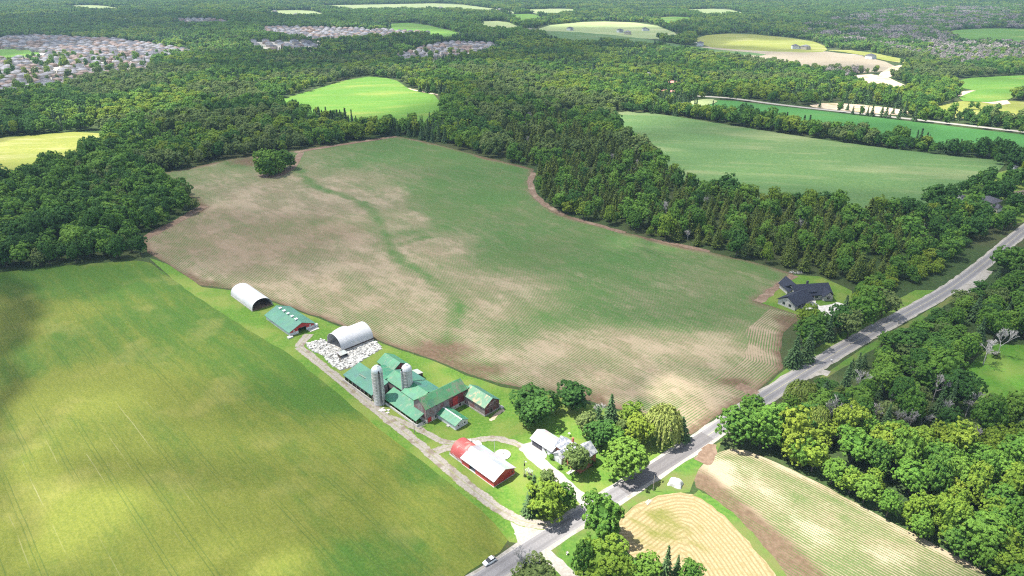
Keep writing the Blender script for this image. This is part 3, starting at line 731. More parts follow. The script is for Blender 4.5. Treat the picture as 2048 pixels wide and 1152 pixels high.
for y0, z0, n, h in ((-1.9, 4.75, 9, .42), (-1.5, 3.95, 5, .55), (-3.0, 3.0, 6, .22)):
    for i in range(n):
        y = y0 + i * (.42 if n == 9 else .55 if n == 5 else .30)
        k.box(6.41, 6.44, y, y + .10, z0, z0 + h * random.uniform(.7, 1)); k.box(6.41, 6.44, y + .11, y + .26, z0 + h * random.choice((.1, .45, .75)), z0 + h * random.choice((.35, .6, .95)) + .08)
k.build("faded_lettering", M["white_lettering"], r)["kind"] = "stuff"
r = farm("link_shed", "small green roofed link between the bank barn and lettered side barn", "shed", -12.0, 16.5)
k = MB(); walls_x(k, -1.6, 1.0, -1.6, 2.2, 4.9, 6.2, parts="fb"); k.build("wall", M["grey_boards"], r)
k = MB(); gable_x(k, -1.6, 1.0, -1.6, 2.2, 5.3, 6.9, oh=.2); k.build("roof", M["green_roof"], r)

# -- milk house
r = farm("milk_house", "small white milk house with green roof and pale ridge strip, in front of bank barn", "shed", -5.6, 3.4)
k = MB(); walls_x(k, -5.0, 5.8, -3.1, 3.1, 2.3, 3.7); k.build("wall", M["white_paint"], r)
k = MB(); gable_x(k, -5.0, 5.8, -3.1, 3.1, 2.4, 3.8, oh=.35); k.build("roof", M["green_roof"], r)
k = MB(); k.slab([(-5.4, -.28, 3.76), (6.2, -.28, 3.76), (6.2, 0, 3.9), (-5.4, 0, 3.9)], .08); k.slab([(-5.4, 0, 3.9), (6.2, 0, 3.9), (6.2, .28, 3.76), (-5.4, .28, 3.76)], .08); k.build("ridge_cap", M["white_paint"], r)
for y in (-1.5, 1.6): bx(r, "window", M["glass"], 5.78, 5.86, y - .35, y + .35, 1.1, 1.8)
bx(r, "vent", M["dark"], 5.78, 5.85, .2, .5, 1.3, 1.6)
bx(r, "step", M["concrete"], 1.2, 2.4, -3.9, -3.1, 0, .35)

# -- cattle shed along the lane (single slope, open eave side)
r = farm("cattle_shed", "long low open sided cattle shed with blue green roof beside the gravel lane", "shed", -49.0, -7.5)
k = MB(); k.slab([(-11.3, -4.3, 2.9), (10.6, -4.3, 2.9), (10.6, 4.3, 5.6), (-11.3, 4.3, 5.6)], .16); k.build("roof", M["teal_roof"], r)
k = MB(); k.wall((-11, 3.9), (1, 0), [(0, 0), (21.3, 0), (21.3, 5.2), (0, 5.2)], (0, 1), .2)
for x, n in ((-11, -1), (10.3, 1)): k.wall((x, -3.6), (0, 1), [(0, 0), (7.3, 0), (7.3, 5.1), (0, 2.9)], (n, 0), .2)
k.build("wall", M["grey_boards"], r)
for i in range(8): bx(r, "post", M["pole_wood"], -10.8 + i * 2.98, -10.55 + i * 2.98, -3.9, -3.65, 0, 2.75)
bx(r, "feed_rail", M["concrete"], -10.9, 10.2, -4.6, -4.2, 0, .8)
bx(r, "half_wall", M["dark_wood"], -6.0, 4, -3.55, -3.45, .3, 1.9)
for i in range(4): bx(r, "skylight_slot", M["dry_wood"], -4.2 + i * 1.2, -4.05 + i * 1.2, -.6, 1.3, 4.30, 4.42).rotation_euler = (0, 0, 0)
r = farm("connecting_roof", "flat green roofed connection between the cattle shed and hay barn", "shed", -46.5, .3)
k = MB(); k.slab([(-6.0, -3.4, 5.35), (5.0, -3.4, 5.35), (5.0, 3.8, 4.7), (-6.0, 3.8, 4.7)], .15); k.build("roof", M["green_roof"], r)
k = MB(); k.box(-5.8, 4.8, -3.1, 3.5, 0, 4.5); k.build("wall", M["grey_boards"], r)

# -- hay barn at the back
r = farm("hay_barn", "gabled hay barn with green roof at the back of silos, red gable end", "barn", -51.8, 8.3)
k = MB(); walls_x(k, -5.4, 5.4, -4.2, 4.2, 4.2, 6.7, parts="fbl"); k.build("wall", M["grey_boards"], r)
k = MB(); walls_x(k, -5.4, 5.4, -4.2, 4.2, 4.2, 6.7, parts="r"); k.build("gable_wall", M["red_boards"], r)
k = MB(); gable_x(k, -5.4, 5.4, -4.2, 4.2, 4.2, 6.7); k.build("roof", M["green_roof"], r)
r = farm("lean_to", "small white lean-to standing behind the white domed silo", "shed", -40.2, 12.6)
k = MB(); k.slab([(-2.2, -1.5, 3.2), (2.2, -1.5, 3.2), (2.2, 1.6, 2.7), (-2.2, 1.6, 2.7)], .12); k.build("roof", M["white_roof"], r)
k = MB(); k.box(-2, 2, -1.3, 1.4, 0, 2.6); k.build("wall", M["dark_wood"], r)

# -- main stable wings with the silo standing between them
def wing(name, label, a0, a1, ridge, eave_l, eave_r, yl, yr_, y_ridge, oh=.3):
    ac = (a0 + a1) / 2; r = farm(name, label, "barn", ac, y_ridge); h = (a1 - a0) / 2
    y0 = yl - y_ridge; y1 = yr_ - y_ridge
    k = MB()
    k.wall((-h, y0), (1, 0), [(0, 0), (2 * h, 0), (2 * h, eave_l - .2), (0, eave_l - .2)], (0, -1), .2)
    k.wall((-h, y1), (1, 0), [(0, 0), (2 * h, 0), (2 * h, eave_r - .2), (0, eave_r - .2)], (0, 1), .2)
    for x, n in ((-h, -1), (h, 1)): k.wall((x, y0), (0, 1), [(.2, 0), (y1 - y0 - .2, 0), (y1 - y0 - .2, eave_r - .2), (-y0, ridge - .2), (.2, eave_l - .2)], (n, 0), .2)
    k.build("wall", M["grey_boards"], r)
    k = MB(); k.slab([(-h - oh, y0 - .3, eave_l - .1), (h + oh, y0 - .3, eave_l - .1), (h + oh, 0, ridge), (-h - oh, 0, ridge)], .15); k.build("roof", M["green_roof"], r)
    k = MB(); k.slab([(-h - oh, 0, ridge), (h + oh, 0, ridge), (h + oh, y1 + .3, eave_r - .1), (-h - oh, y1 + .3, eave_r - .1)], .15); k.build("roof", M["teal_roof"], r)  # slope away from the sun, painted in a duller tone for its shade
    k = MB(); k.box(-h - oh, h + oh, -.15, .15, ridge + .005, ridge + .06); k.build("ridge_cap", M["green_roof"], r)
    return r
wing("stable_wing", "green roofed stable wing between the two silos", -42.4, -31.0, 6.9, 4.9, 4.4, -2.0, 10.0, 2.9)
wing("stable_block", "green roofed stable joining bank barn to white domed silo", -29.4, -19.0, 7.5, 5.2, 4.7, -3.0, 9.6, 2.3)
r = farm("lean_to_shed", "long single slope green shed against stable, open front with pale wall", "shed", -23.5, -6.1)
k = MB(); k.slab([(-11.4, -3.0, 2.5), (11.3, -3.0, 2.5), (11.3, 2.9, 4.75), (-11.4, 2.9, 4.75)], .15); k.build("roof", M["green_roof"], r)
k = MB(); k.wall((-11.2, 2.6), (1, 0), [(0, 0), (22.2, 0), (22.2, 4.4), (0, 4.4)], (0, 1), .2); k.wall((-11.2, -2.4), (0, 1), [(0, 0), (4.8, 0), (4.8, 4.3), (0, 2.5)], (-1, 0), .2); k.build("wall", M["dark_wood"], r)
bx(r, "low_wall", M["white_concrete"], -10.8, 11.6, -3.0, -2.7, 0, .9)
bx(r, "low_wall", M["white_concrete"], 11.6, 11.9, -3.0, .2, 0, 1.0)
for i in range(7): bx(r, "post", M["pole_wood"], -10.6 + i * 3.6, -10.35 + i * 3.6, -2.55, -2.35, 0, 2.55)
r = farm("gate_frame", "grey metal livestock gate leaning at the open end of green lean-to", "gate", -10.2, -7.6)
k = MB()
for z in (.3, .6, .9, 1.2): k.tube((0, -1.6, z), (0, 1.4, z), .04, .04, 6)
for y in (-1.6, 0, 1.4): k.tube((0, y, 0), (0, y, 1.3), .05, .05, 6)
k.build("rails", M["steel"], r)

# -- silos
def silo(name, label, a, b, rad, hc, hd, body, dome, chute_ang):
    r = farm(name, label, "silo", a, b)
    k = MB(); k.lathe([(rad, 0), (rad, hc)], 40); o = k.build("cylinder", body, r, True)
    k = MB(); prof = [(rad * 1.02, hc), (rad * 1.02, hc + .25)]
    for i in range(1, 9):
        t = i / 8 * math.pi / 2; prof.append((max(.02, rad * math.cos(t)), hc + .25 + hd * math.sin(t)))
    k.lathe(prof, 16); k.build("dome", dome, r, False)
    k = MB(); k.lathe([(.35 * rad, hc + .25 + hd * .93), (.35 * rad, hc + .35 + hd), (.02, hc + .42 + hd)], 16); k.build("dome_cap", dome, r)
    k = MB()
    for i in range(int(hc / 1.5)): k.lathe([(rad + .005, .6 + i * 1.5), (rad + .04, .63 + i * 1.5), (rad + .04, .67 + i * 1.5), (rad + .005, .7 + i * 1.5)], 40)
    k.build("hoop_bands", M["steel"], r)
    ca, sa = math.cos(chute_ang), math.sin(chute_ang)
    k = MB(); k.tube((ca * (rad + .22), sa * (rad + .22), 1.5), (ca * (rad + .22), sa * (rad + .22), hc - .1), .42, .42, 10); k.build("chute", M["grey_chute"] if body is M["silo_dark"] else M["dark_chute"], r)
    k = MB(); k.tube((ca * (rad + .1), sa * (rad + .1), hc), (ca * rad * .8, sa * rad * .8, hc + .95), .42, .38, 10); k.build("chute_hood", M["dark"], r)
    k = MB(); la = chute_ang + .7
    for s in (-.2, .2): k.tube(((rad + .12) * math.cos(la) - s * math.sin(la), (rad + .12) * math.sin(la) + s * math.cos(la), .5), ((rad + .12) * math.cos(la) - s * math.sin(la), (rad + .12) * math.sin(la) + s * math.cos(la), hc), .03, .03, 5)
    k.build("ladder", M["steel"], r)
    return r
M["dark_chute"] = simple("dark_stained_chute", (.10, .10, .10), (.16, .16, .16), 1.5, .8)
M["grey_chute"] = simple("grey_chute", (.34, .34, .35), (.46, .46, .46), 1.5, .7)
silo("grain_silo", "tall concrete stave silo with ribbed metal dome standing beside the lane", -35.2, -10.2, 2.3, 15.2, 2.2, M["silo"], M["dome"], math.radians(-15))
silo("grain_silo", "streaked concrete silo with plain white dome rising between the green roofs", -30.2, .6, 2.1, 13.6, 2.1, M["silo_dark"], M["white_dome"], math.radians(-100))

# -- red drive shed and quonset
r = farm("drive_shed", "red drive shed with bright metal gable roof and dark side opening, by the lane", "shed", 25.4, -5.7)
k = MB(); walls_x(k, -8.4, 8.4, -4.9, 4.9, 2.9, 5.1, front=[(4.0, 7.2, 2.5)]); k.build("wall", M["red_paint"], r)
bx(r, "sill", M["white_concrete"], -8.55, 8.55, -5.05, 5.05, 0, .18)
k = MB(); gable_x(k, -8.4, 8.4, -4.9, 4.9, 2.95, 5.15, oh=.45); k.build("roof", M["silver_roof"], r)
for y in (-2.6, 0.2): bx(r, "door", M["red_door"], 8.38, 8.46, y, y + 2.6, .2, 2.7)
bx(r, "door_track", M["red_paint"], 8.40, 8.52, -3.2, 3.6, 2.75, 2.9)
bx(r, "window", M["glass"], 8.39, 8.45, 3.6, 4.2, 1.3, 2.0)
bx(r, "yard_lamp", M["white_paint"], 8.4, 8.9, 4.3, 4.45, 2.2, 2.35)

def arch(root, name, m, x0, x1, y0, y1, h, z0, t=.12, n=22, flat=1.0, axis='x'):
    k = MB(); yc = (y0 + y1) / 2; R = (y1 - y0) / 2
    pr_ = [(yc - R * math.cos(math.pi * i / n), z0 + (h - z0) * abs(math.sin(math.pi * i / n)) ** flat) for i in range(n + 1)]
    pi_ = [(yc - (R - t) * math.cos(math.pi * i / n), z0 + (h - z0 - t) * abs(math.sin(math.pi * i / n)) ** flat) for i in range(n + 1)]
    P = (lambda x, y, z: (x, y, z)) if axis == 'x' else (lambda x, y, z: (y, x, z))
    for i in range(n):
        (ya, za), (yb, zb) = pr_[i], pr_[i + 1]; (yc_, zc), (yd, zd) = pi_[i], pi_[i + 1]
        k.poly([P(x0, ya, za), P(x1, ya, za), P(x1, yb, zb), P(x0, yb, zb)]); k.poly([P(x0, yd, zd), P(x1, yd, zd), P(x1, yc_, zc), P(x0, yc_, zc)])
        for x in (x0, x1): k.poly([P(x, ya, za), P(x, yb, zb), P(x, yd, zd), P(x, yc_, zc)])
    o = k.build(name, m, root, False)
    return o
r = farm("quonset_hut", "faded red arched steel hut joined to the drive shed, white picket fence along it", "shed", 13.5, -5.8)
arch(r, "shell", M["red_quonset"], -3.6, 3.5, -4.4, 4.4, 4.7, .3)
k = MB(); n = 20; k.poly([(-3.45, -4.3 * math.cos(math.pi * i / n), .3 + 4.25 * math.sin(math.pi * i / n)) for i in range(n + 1)]); k.build("end_wall", M["red_paint"], r)
bx(r, "kerb", M["white_concrete"], -3.8, 3.6, -4.75, -4.4, 0, .35)
for i in range(11): bx(r, "picket", M["white_paint"], -3.6 + i * .7, -3.45 + i * .7, -4.72, -4.6, .3, 1.3)

# -- hoop barns
r = farm("hoop_barn", "white fabric hoop barn with one open end at the far end of the farmyard", "barn", -163.0, -5.2)
arch(r, "fabric_cover", M["white_fabric"], -13.0, 13.0, -5.6, 5.6, 5.6, .5, .1, 26, .85)
bx(r, "base_wall", M["concrete"], -13.0, 13.0, -5.75, -5.45, 0, .6); bx(r, "base_wall", M["concrete"], -13.0, 13.0, 5.45, 5.75, 0, .6)
for x in (-12.7, -6.5, 0, 6.5, 12.7): arch(r, "hoop", M["steel"], x - .06, x + .06, -5.48, 5.48, 5.46, .5, .12, 20, .85)
k = MB(); k.box(2, 8, -2.2, 2.6, 0, 1.4); k.box(5, 11.2, 2.7, 4.6, 0, 1.1); k.build("stored_bales", M["dark_wood"], r)
bx(r, "floor", M["brown_soil"], -12.8, 12.8, -5.3, 5.3, .02, .1)

r = farm("hoop_barn", "white fabric hoop barn standing across the yard of white rubble", "barn", -87.0, 8.4)
arch(r, "fabric_cover", M["white_fabric"], -8.6, 8.6, -6.3, 6.3, 7.4, 1.6, .1, 26, .85, 'y')
bx(r, "side_wall", M["concrete"], 6.15, 6.5, -8.7, 8.7, 0, .9); bx(r, "side_wall", M["concrete"], -6.5, -6.15, -8.7, 8.7, 0, 1.6)
bx(r, "rail", M["dark_wood"], 6.35, 6.45, -8.6, 8.6, 1.15, 1.6)
for y in (-8.3, -4.1, 0, 4.1, 8.3): arch(r, "hoop", M["steel"], y - .06, y + .06, -6.16, 6.16, 7.26, 1.6, .12, 20, .85, 'y')
for i in range(9): bx(r, "post", M["pole_wood"], 6.2, 6.4, -8.5 + i * 2.1, -8.3 + i * 2.1, 0, 1.7)
bx(r, "back_wall", M["grey_boards"], -6, 6, 8.2, 8.4, 0, 3.2)
bx(r, "floor", M["concrete"], -6.1, 6.1, -8.6, 8.6, .02, .12)
r = farm("calf_hutch", "small white roofed shelter with dark open side on the rubble yard", "shed", -77.6, -1.6)
k = MB(); k.slab([(-1.6, -1.9, 2.5), (1.5, -1.9, 2.1), (1.5, 1.9, 2.1), (-1.6, 1.9, 2.5)], .12); k.build("roof", M["white_roof"], r)
k = MB(); k.box(-1.5, -1.4, -1.8, 1.8, 0, 2.3); k.box(-1.4, 1.3, -1.8, -1.7, 0, 2.0); k.box(-1.4, 1.3, 1.7, 1.8, 0, 2.0); k.build("wall", M["dark_wood"], r)

# -- green roofed feeder barn with five ridge vents
r = farm("feeder_barn", "green roofed red gabled feeder barn with five white ridge vents and open doorway", "barn", -124.5, -3.0)
k = MB(); walls_x(k, -12.4, 12.4, -6.6, 6.6, 2.5, 5.3, parts="fbl"); k.build("wall", M["white_paint"], r)
k = MB(); k.wall((12.3, -6.6), (0, 1), notch(.2, 13.0, 0, [(4.6, 8.8, 2.5)]) + [(13.0, 1.5), (8.8, 2.51), (4.6, 2.51), (.2, 1.5)], (1, 0), .2); k.build("end_wall", M["white_paint"], r)
k = MB(); k.wall((12.32, -6.6), (0, 1), [(.2, 1.5), (4.6, 1.5), (4.6, 2.62), (8.8, 2.62), (8.8, 1.5), (13.0, 1.5), (13.0, 2.3), (6.6, 5.1), (.2, 2.3)], (1, 0), .21); k.build("gable_wall", M["red_door"], r)
k = MB(); gable_x(k, -12.4, 12.4, -6.6, 6.6, 2.6, 5.4, oh=.6); k.build("roof", M["teal_roof"], r)
for i in range(5):
    k = MB(); x = -8.2 + i * 4.1; k.box(x - .5, x + .5, -.9, .1, 5.0, 5.75); k.slab([(x - .7, -1.1, 5.85), (x + .7, -1.1, 5.85), (x + .7, .3, 5.95), (x - .7, .3, 5.95)], .1); k.build("ridge_vent", M["white_paint"], r)
for y in (-4.6, 4.0): bx(r, "window", M["white_paint"], 12.33, 12.4, y, y + .8, 1.8, 2.5)
bx(r, "trough", M["white_concrete"], 12.6, 14.6, -8.4, -6.0, 0, .7)
bx(r, "apron", M["white_concrete"], 12.6, 15.2, 2.6, 7.6, 0, .25)
bx(r, "tank", M["white_paint"], 11.2, 12.6, 7.0, 8.4, 0, 1.4)

# -- heaps of plastic, rubble yard, old silo pads
def mound(name, label, a, b, lx, ly, h, m, rot=0.0, cat="heap", seed=1, lump=.25):
    x, y = FW(a, b); n = 22; mm = 14
    X, Y = np.meshgrid(np.linspace(-1, 1, n), np.linspace(-1, 1, mm)); R = np.clip(1 - np.abs(X) ** 2.6, 0, 1) * np.clip(1 - np.abs(Y) ** 2.6, 0, 1)
    Z = h * R ** .6 * (1 - lump + 2 * lump * fbm(X * 3 + seed, Y * 3 + seed, seed)) + .03
    V = np.stack([X * lx / 2 * (1 + .06 * np.sin(Y * 5 + seed)), Y * ly / 2 * (1 + .08 * np.sin(X * 4)), Z], -1).reshape(-1, 3)
    F = np.array([(j * n + i, j * n + i + 1, (j + 1) * n + i + 1, (j + 1) * n + i) for j in range(mm - 1) for i in range(n - 1)])
    o = new_obj(name, np_mesh(name, V, F), m); o.location = (x, y, 0); o.rotation_euler = (0, 0, TH + rot)
    return tag(o, label, cat)
mound("silage_heap", "long white plastic covered silage heap behind the rubble yard hoop barn", -96.5, 13.0, 4.0, 11.5, 1.6, M["plastic"], .0, seed=3)
mound("silage_heap", "grey streaked silage heap nearest the hoop barn's far side", -101.0, 11.5, 3.0, 8, 1.1, M["plastic"], .12, seed=8)
mound("tarp_heap", "lumpy white tarped heap in roadside grass by the hay field", 0, 0, 4.6, 3.9, 2.2, M["plastic"], .3, seed=5).location = (*G(1351, 968), 0)
for (u, v, rr, nm2, lb) in ((1005, 910, 2.95, "silo_pad", "round white concrete pad on the lawn with a small drain"), (949, 890, 2.7, "silo_pad", "round white concrete pad partly behind the red drive shed")):
    k = MB(); k.lathe([(.02, .16), (rr * .93, .16), (rr * .93, .30), (rr, .30), (rr, 0)], 36); x, y = G(u, v); rt = tag(empty(nm2, (x, y, 0)), lb, "concrete pad"); k.build("slab", M["white_concrete"], rt)
    if u == 1005: bx(rt, "drain_cover", M["dark"], .1, .5, .3, .7, .16, .22)
    else: bx(rt, "block", M["white_concrete"], -2.9, -1.3, .4, 2.2, 0, 1.2)
YARD = [FW(*p) for p in ((-101, -7.5), (-94, -8.8), (-84, -7.6), (-75, -8.8), (-68, -8.2), (-67, -3), (-70, 6), (-71.5, 15.5), (-80, 17.5), (-81, 1), (-93, 0.5), (-99, 0))]
sheet("rubble_ground", resample(YARD, 3, True, .4), .05, M["yard_dirt"])
def rubble():
    A = np.array(YARD); V = []; F = []; n = 0; r_ = np.random.default_rng(4)
    while n < 1150:
        x = r_.uniform(A[:, 0].min(), A[:, 0].max()); y = r_.uniform(A[:, 1].min(), A[:, 1].max())
        if not inside(np.array([x]), np.array([y]), YARD)[0]: continue
        s = r_.uniform(.35, .85); h = r_.uniform(.12, .5); a0 = r_.uniform(0, 6.28); m_ = 5; tilt = r_.uniform(-.25, .25, 2)
        b = len(V)
        for zz, sc_ in ((0, 1.05), (h, .82)):
            for i in range(m_):
                a = a0 + 2 * math.pi * i / m_; q = s * sc_ * (1 + .35 * math.sin(3 * a + n)); dx, dy = q * math.cos(a) * 1.25, q * math.sin(a) * .8
                V.append((x + dx, y + dy, .05 + zz + (tilt[0] * dx + tilt[1] * dy if zz else 0)))
        F.append(tuple(b + m_ + i for i in range(m_))); F += [(b + i, b + (i + 1) % m_, b + m_ + (i + 1) % m_, b + m_ + i) for i in range(m_)]
        n += 1
    me = bpy.data.meshes.new("rubble"); me.from_pydata(V, [], F); me.update()
    return tag(new_obj("rubble", me, simple("white_rubble", (.36, .355, .335), (.52, .515, .49), .9, .9, c2=(.07, .065, .055), scale2=1.1)), "broken white rubble and plastic spread around hoop barn", "rubble", kind="stuff")
rubble()
def loose_slab(label, a, b, sx, sy, h, rot):
    k = MB(); k.slab([(-sx, -sy, h), (sx * .9, -sy * .9, h * .8), (sx, sy, h), (-sx * .8, sy, h * .9)], h * .95)
    o = k.build("concrete_slab", M["white_concrete"]); x, y = FW(a, b); o.location = (x, y, .01); o.rotation_euler = (0, 0, TH + rot); return tag(o, label, "slab", "loose slabs by the silo")
for i, (a, b) in enumerate(((-31.2, -11.6), (-29.6, -11.9), (-28.6, -10.6), (-30.4, -12.9), (-27.2, -11.9))): loose_slab("loose broken concrete slab lying beside the tall lane silo", a, b, random.uniform(.5, .95), random.uniform(.4, .7), .3, random.uniform(-.5, .5))
for i, (a, b) in enumerate(((-8, 22.9), (-5.6, 23.3), (-3.5, 23.0), (-1.2, 23.4), (1.6, 23.2))):
    k = MB(); sx, sy = random.uniform(.6, 1.1), random.uniform(.35, .6); k.slab([(-sx, -sy, .7), (sx * .9, -sy * .9, .6), (sx, sy, .75), (-sx * .8, sy, .65)], .66)
    o = k.build("stone_block", M["white_concrete"]); x, y = FW(a, b); o.location = (x, y, .01); o.rotation_euler = (0, 0, TH + random.uniform(-.3, .3)); tag(o, "pale block in the row behind the lettered side barn", "block", "blocks behind the side barn")

# -- farmhouse and its garage
r = farm("garage", "long white roofed garage with dark doors joined to the brick farmhouse", "garage", 31.4, 18.8)
k = MB(); walls_x(k, -5.2, 5.2, -3.6, 3.6, 2.8, 4.7); k.build("wall", M["white_paint"], r)
k = MB(); gable_x(k, -5.2, 5.2, -3.6, 3.6, 2.9, 4.8, oh=.4); k.build("roof", M["white_roof"], r)
bx(r, "garage_door", M["dark_roof"], -4.6, .4, -3.66, -3.58, .1, 2.3)
bx(r, "window", M["glass"], 1.6, 2.6, -3.65, -3.58, 1.1, 1.9)
r = farm("farmhouse", "red brick farmhouse with mottled grey shingle roofs behind a garden tree", "house", 42.5, 20.0)
k = MB(); walls_x(k, -5.8, 1.2, -2.8, 3.2, 4.4, 6.8); k.build("wall", M["brick"], r)
k = MB(); gable_x(k, -5.8, 1.2, -2.8, 3.2, 4.5, 6.9, oh=.4); k.build("roof", M["mottled_roof"], r)
k = MB(); walls_y(k, 1.0, 7.2, -4.2, 4.2, 5.2, 7.8); k.build("front_wing_wall", M["brick"], r)
k = MB(); gable_y(k, 1.0, 7.2, -4.2, 4.2, 5.3, 7.9, oh=.4); k.build("front_wing_roof", M["mottled_roof"], r)
k = MB(); walls_y(k, -4.4, -.6, -5.4, -2.6, 2.9, 4.2); k.build("porch_wall", M["white_paint"], r)
k = MB(); gable_y(k, -4.4, -.6, -5.4, -2.4, 3.0, 4.3, oh=.3); k.build("porch_roof", M["mottled_roof"], r)
for x in (2.0, 5.2):
    for z in (1.0, 3.4): bx(r, "window", M["glass"], x, x + .9, -4.27, -4.18, z, z + 1.3)
for y in (-2.6, 1.4):
    for z in (1.0, 3.4): bx(r, "window", M["glass"], 7.18, 7.26, y, y + 1.0, z, z + 1.3)
k = MB(); k.box(-1.4, -.7, .6, 1.2, 6, 8.2); k.build("chimney", M["brick"], r)
bx(r, "door", M["white_paint"], -2.9, -2.0, -5.46, -5.38, .2, 2.1)
bx(r, "front_step", M["white_concrete"], 3.6, 4.8, -7.4, -4.3, 0, .12)

# -- poles, yard things
def pole(label, u, v, h, lamp=False, cat="pole", r0=.13, arm=False, m=None, group=None):
    x, y = G(u, v); r = tag(empty("utility_pole" if cat == "pole" else "flagpole", (x, y, 0), TH), label, cat, group)
    k = MB(); k.tube((0, 0, 0), (0, 0, h), r0, r0 * .7, 8); k.build("shaft", m or M["pole_wood"], r)
    if arm:
        k = MB(); k.box(-1.1, 1.1, -.06, .06, h - .7, h - .55); k.build("crossarm", M["pole_wood"], r)
        for s in (-1, 0, 1):
            k = MB(); k.tube((s * .95, 0, h - .55), (s * .95, 0, h - .32), .05, .04, 6); k.build("insulator", M["white_paint"], r)
    if lamp:
        k = MB(); k.tube((0, 0, h - .5), (.9, 0, h - .2), .03, .03, 6); k.build("lamp_arm", M["steel"], r)
        k = MB(); k.lathe([(.05, h - .1), (.25, h - .35), (.22, h - .45)], 10, (.95, 0)); k.build("lamp_head", M["white_paint"], r)
    return r
p_ = pole("timber light pole with dark transformer standing by the garden bed", 1048, 954, 7.5, lamp=True)
k = MB(); k.tube((.22, 0, 5.1), (.22, 0, 6.0), .2, .2, 10); k.build("transformer", M["dark"], p_)
pole("slim pale flagpole rising from the lawn beside round concrete pad", 989, 908, 6.5, cat="flagpole", r0=.08, m=M["white_paint"])
pole("thin timber pole on the grass island between the farm lanes", 829, 866, 5.5)
pole("leaning bare timber pole in the verge beside the hay field", 1306, 982, 6.5)
pole("timber utility pole with crossarm on the verge near dark roofed bungalow", 1705, 661, 8.5, arm=True)
pole("timber utility pole with crossarm on the wood side of paved road", 1790, 672, 8.5, arm=True)
pole("pale timber pole by the gravel layby on the wooded bend", 1984, 528, 8.0, arm=True)
x, y = G(1058, 950); r = tag(empty("garden_arbour", (x, y, 0), TH), "white garden arbour with seat among plants beside the light pole", "arbour")
for dx in (-1, 1):
    for dy in (-.7, .7): bx(r, "post", M["white_paint"], dx - .06, dx + .06, dy - .06, dy + .06, 0, 2.0)
for i in range(6): bx(r, "slat", M["white_paint"], -1.2 + i * .46, -1.1 + i * .46, -.95, .95, 2.0, 2.1)
bx(r, "seat", M["dark_wood"], -.9, .9, .2, .65, .4, .5)
x, y = G(1138, 872); 
r = tag(empty("satellite_dish", (x, y, 0)), "small pale dish on a short post in the back lawn", "dish")
k = MB(); k.tube((0, 0, 0), (0, 0, 1.0), .05, .05, 6); k.build("post", M["steel"], r)
k = MB(); k.lathe([(.05, 1.0), (.35, 1.08), (.5, 1.25)], 14); k.build("bowl", M["white_paint"], r)
def mailbox(u, v, label):
    x, y = G(u, v); r = tag(empty("mailbox", (x, y, 0), .7), label, "mailbox")
    bx(r, "post", M["pole_wood"], -.06, .06, -.06, .06, 0, 1.0); k = MB(); k.box(-.22, .22, -.45, .45, 1.0, 1.35); k.build("box", M["white_paint"], r)
mailbox(1662, 724, "white mailbox on a post beside wood side driveway mouth")
mailbox(1742, 655, "white mailbox at the verge before the bungalow's trees")
x, y = G(1134, 1109); r = tag(empty("garden_urn", (x, y, 0)), "pale garden urn on the lawn by the forked side lane", "urn")
k = MB(); k.lathe([(.25, 0), (.25, .1), (.1, .2), (.12, .4), (.38, .8), (.4, .85)], 12); k.build("bowl", M["white_concrete"], r)
x, y = G(1297, 1004); r = tag(empty("timber_pile", (x, y, 0), .8), "small pile of bleached timber beside the hay field edge", "timber")
for i in range(5):
    k = MB(); k.tube((-1.6 + .1 * i, i * .28 - .6, .15), (1.5 - .15 * i, i * .28 - .55 + .1 * (i % 2), .15), .12, .1, 6); k.build("pole", M["dry_wood"], r)
x, y = G(1592, 546); r = tag(empty("brush_pile", (x, y, 0)), "grey pile of dead brush at the corner of the bungalow lot", "brush")
for i in range(26):
    k = MB() if i == 0 else k; a = random.uniform(0, 3.14); cx, cy = random.uniform(-3, 3), random.uniform(-1.5, 1.5); l = random.uniform(1, 2.2)
    k.tube((cx - l * math.cos(a), cy - l * math.sin(a) * .5, random.uniform(.1, .6)), (cx + l * math.cos(a), cy + l * math.sin(a) * .5, random.uniform(.3, 1.2)), .09, .04, 5)
k.build("branches", M["dead_bark"], r)

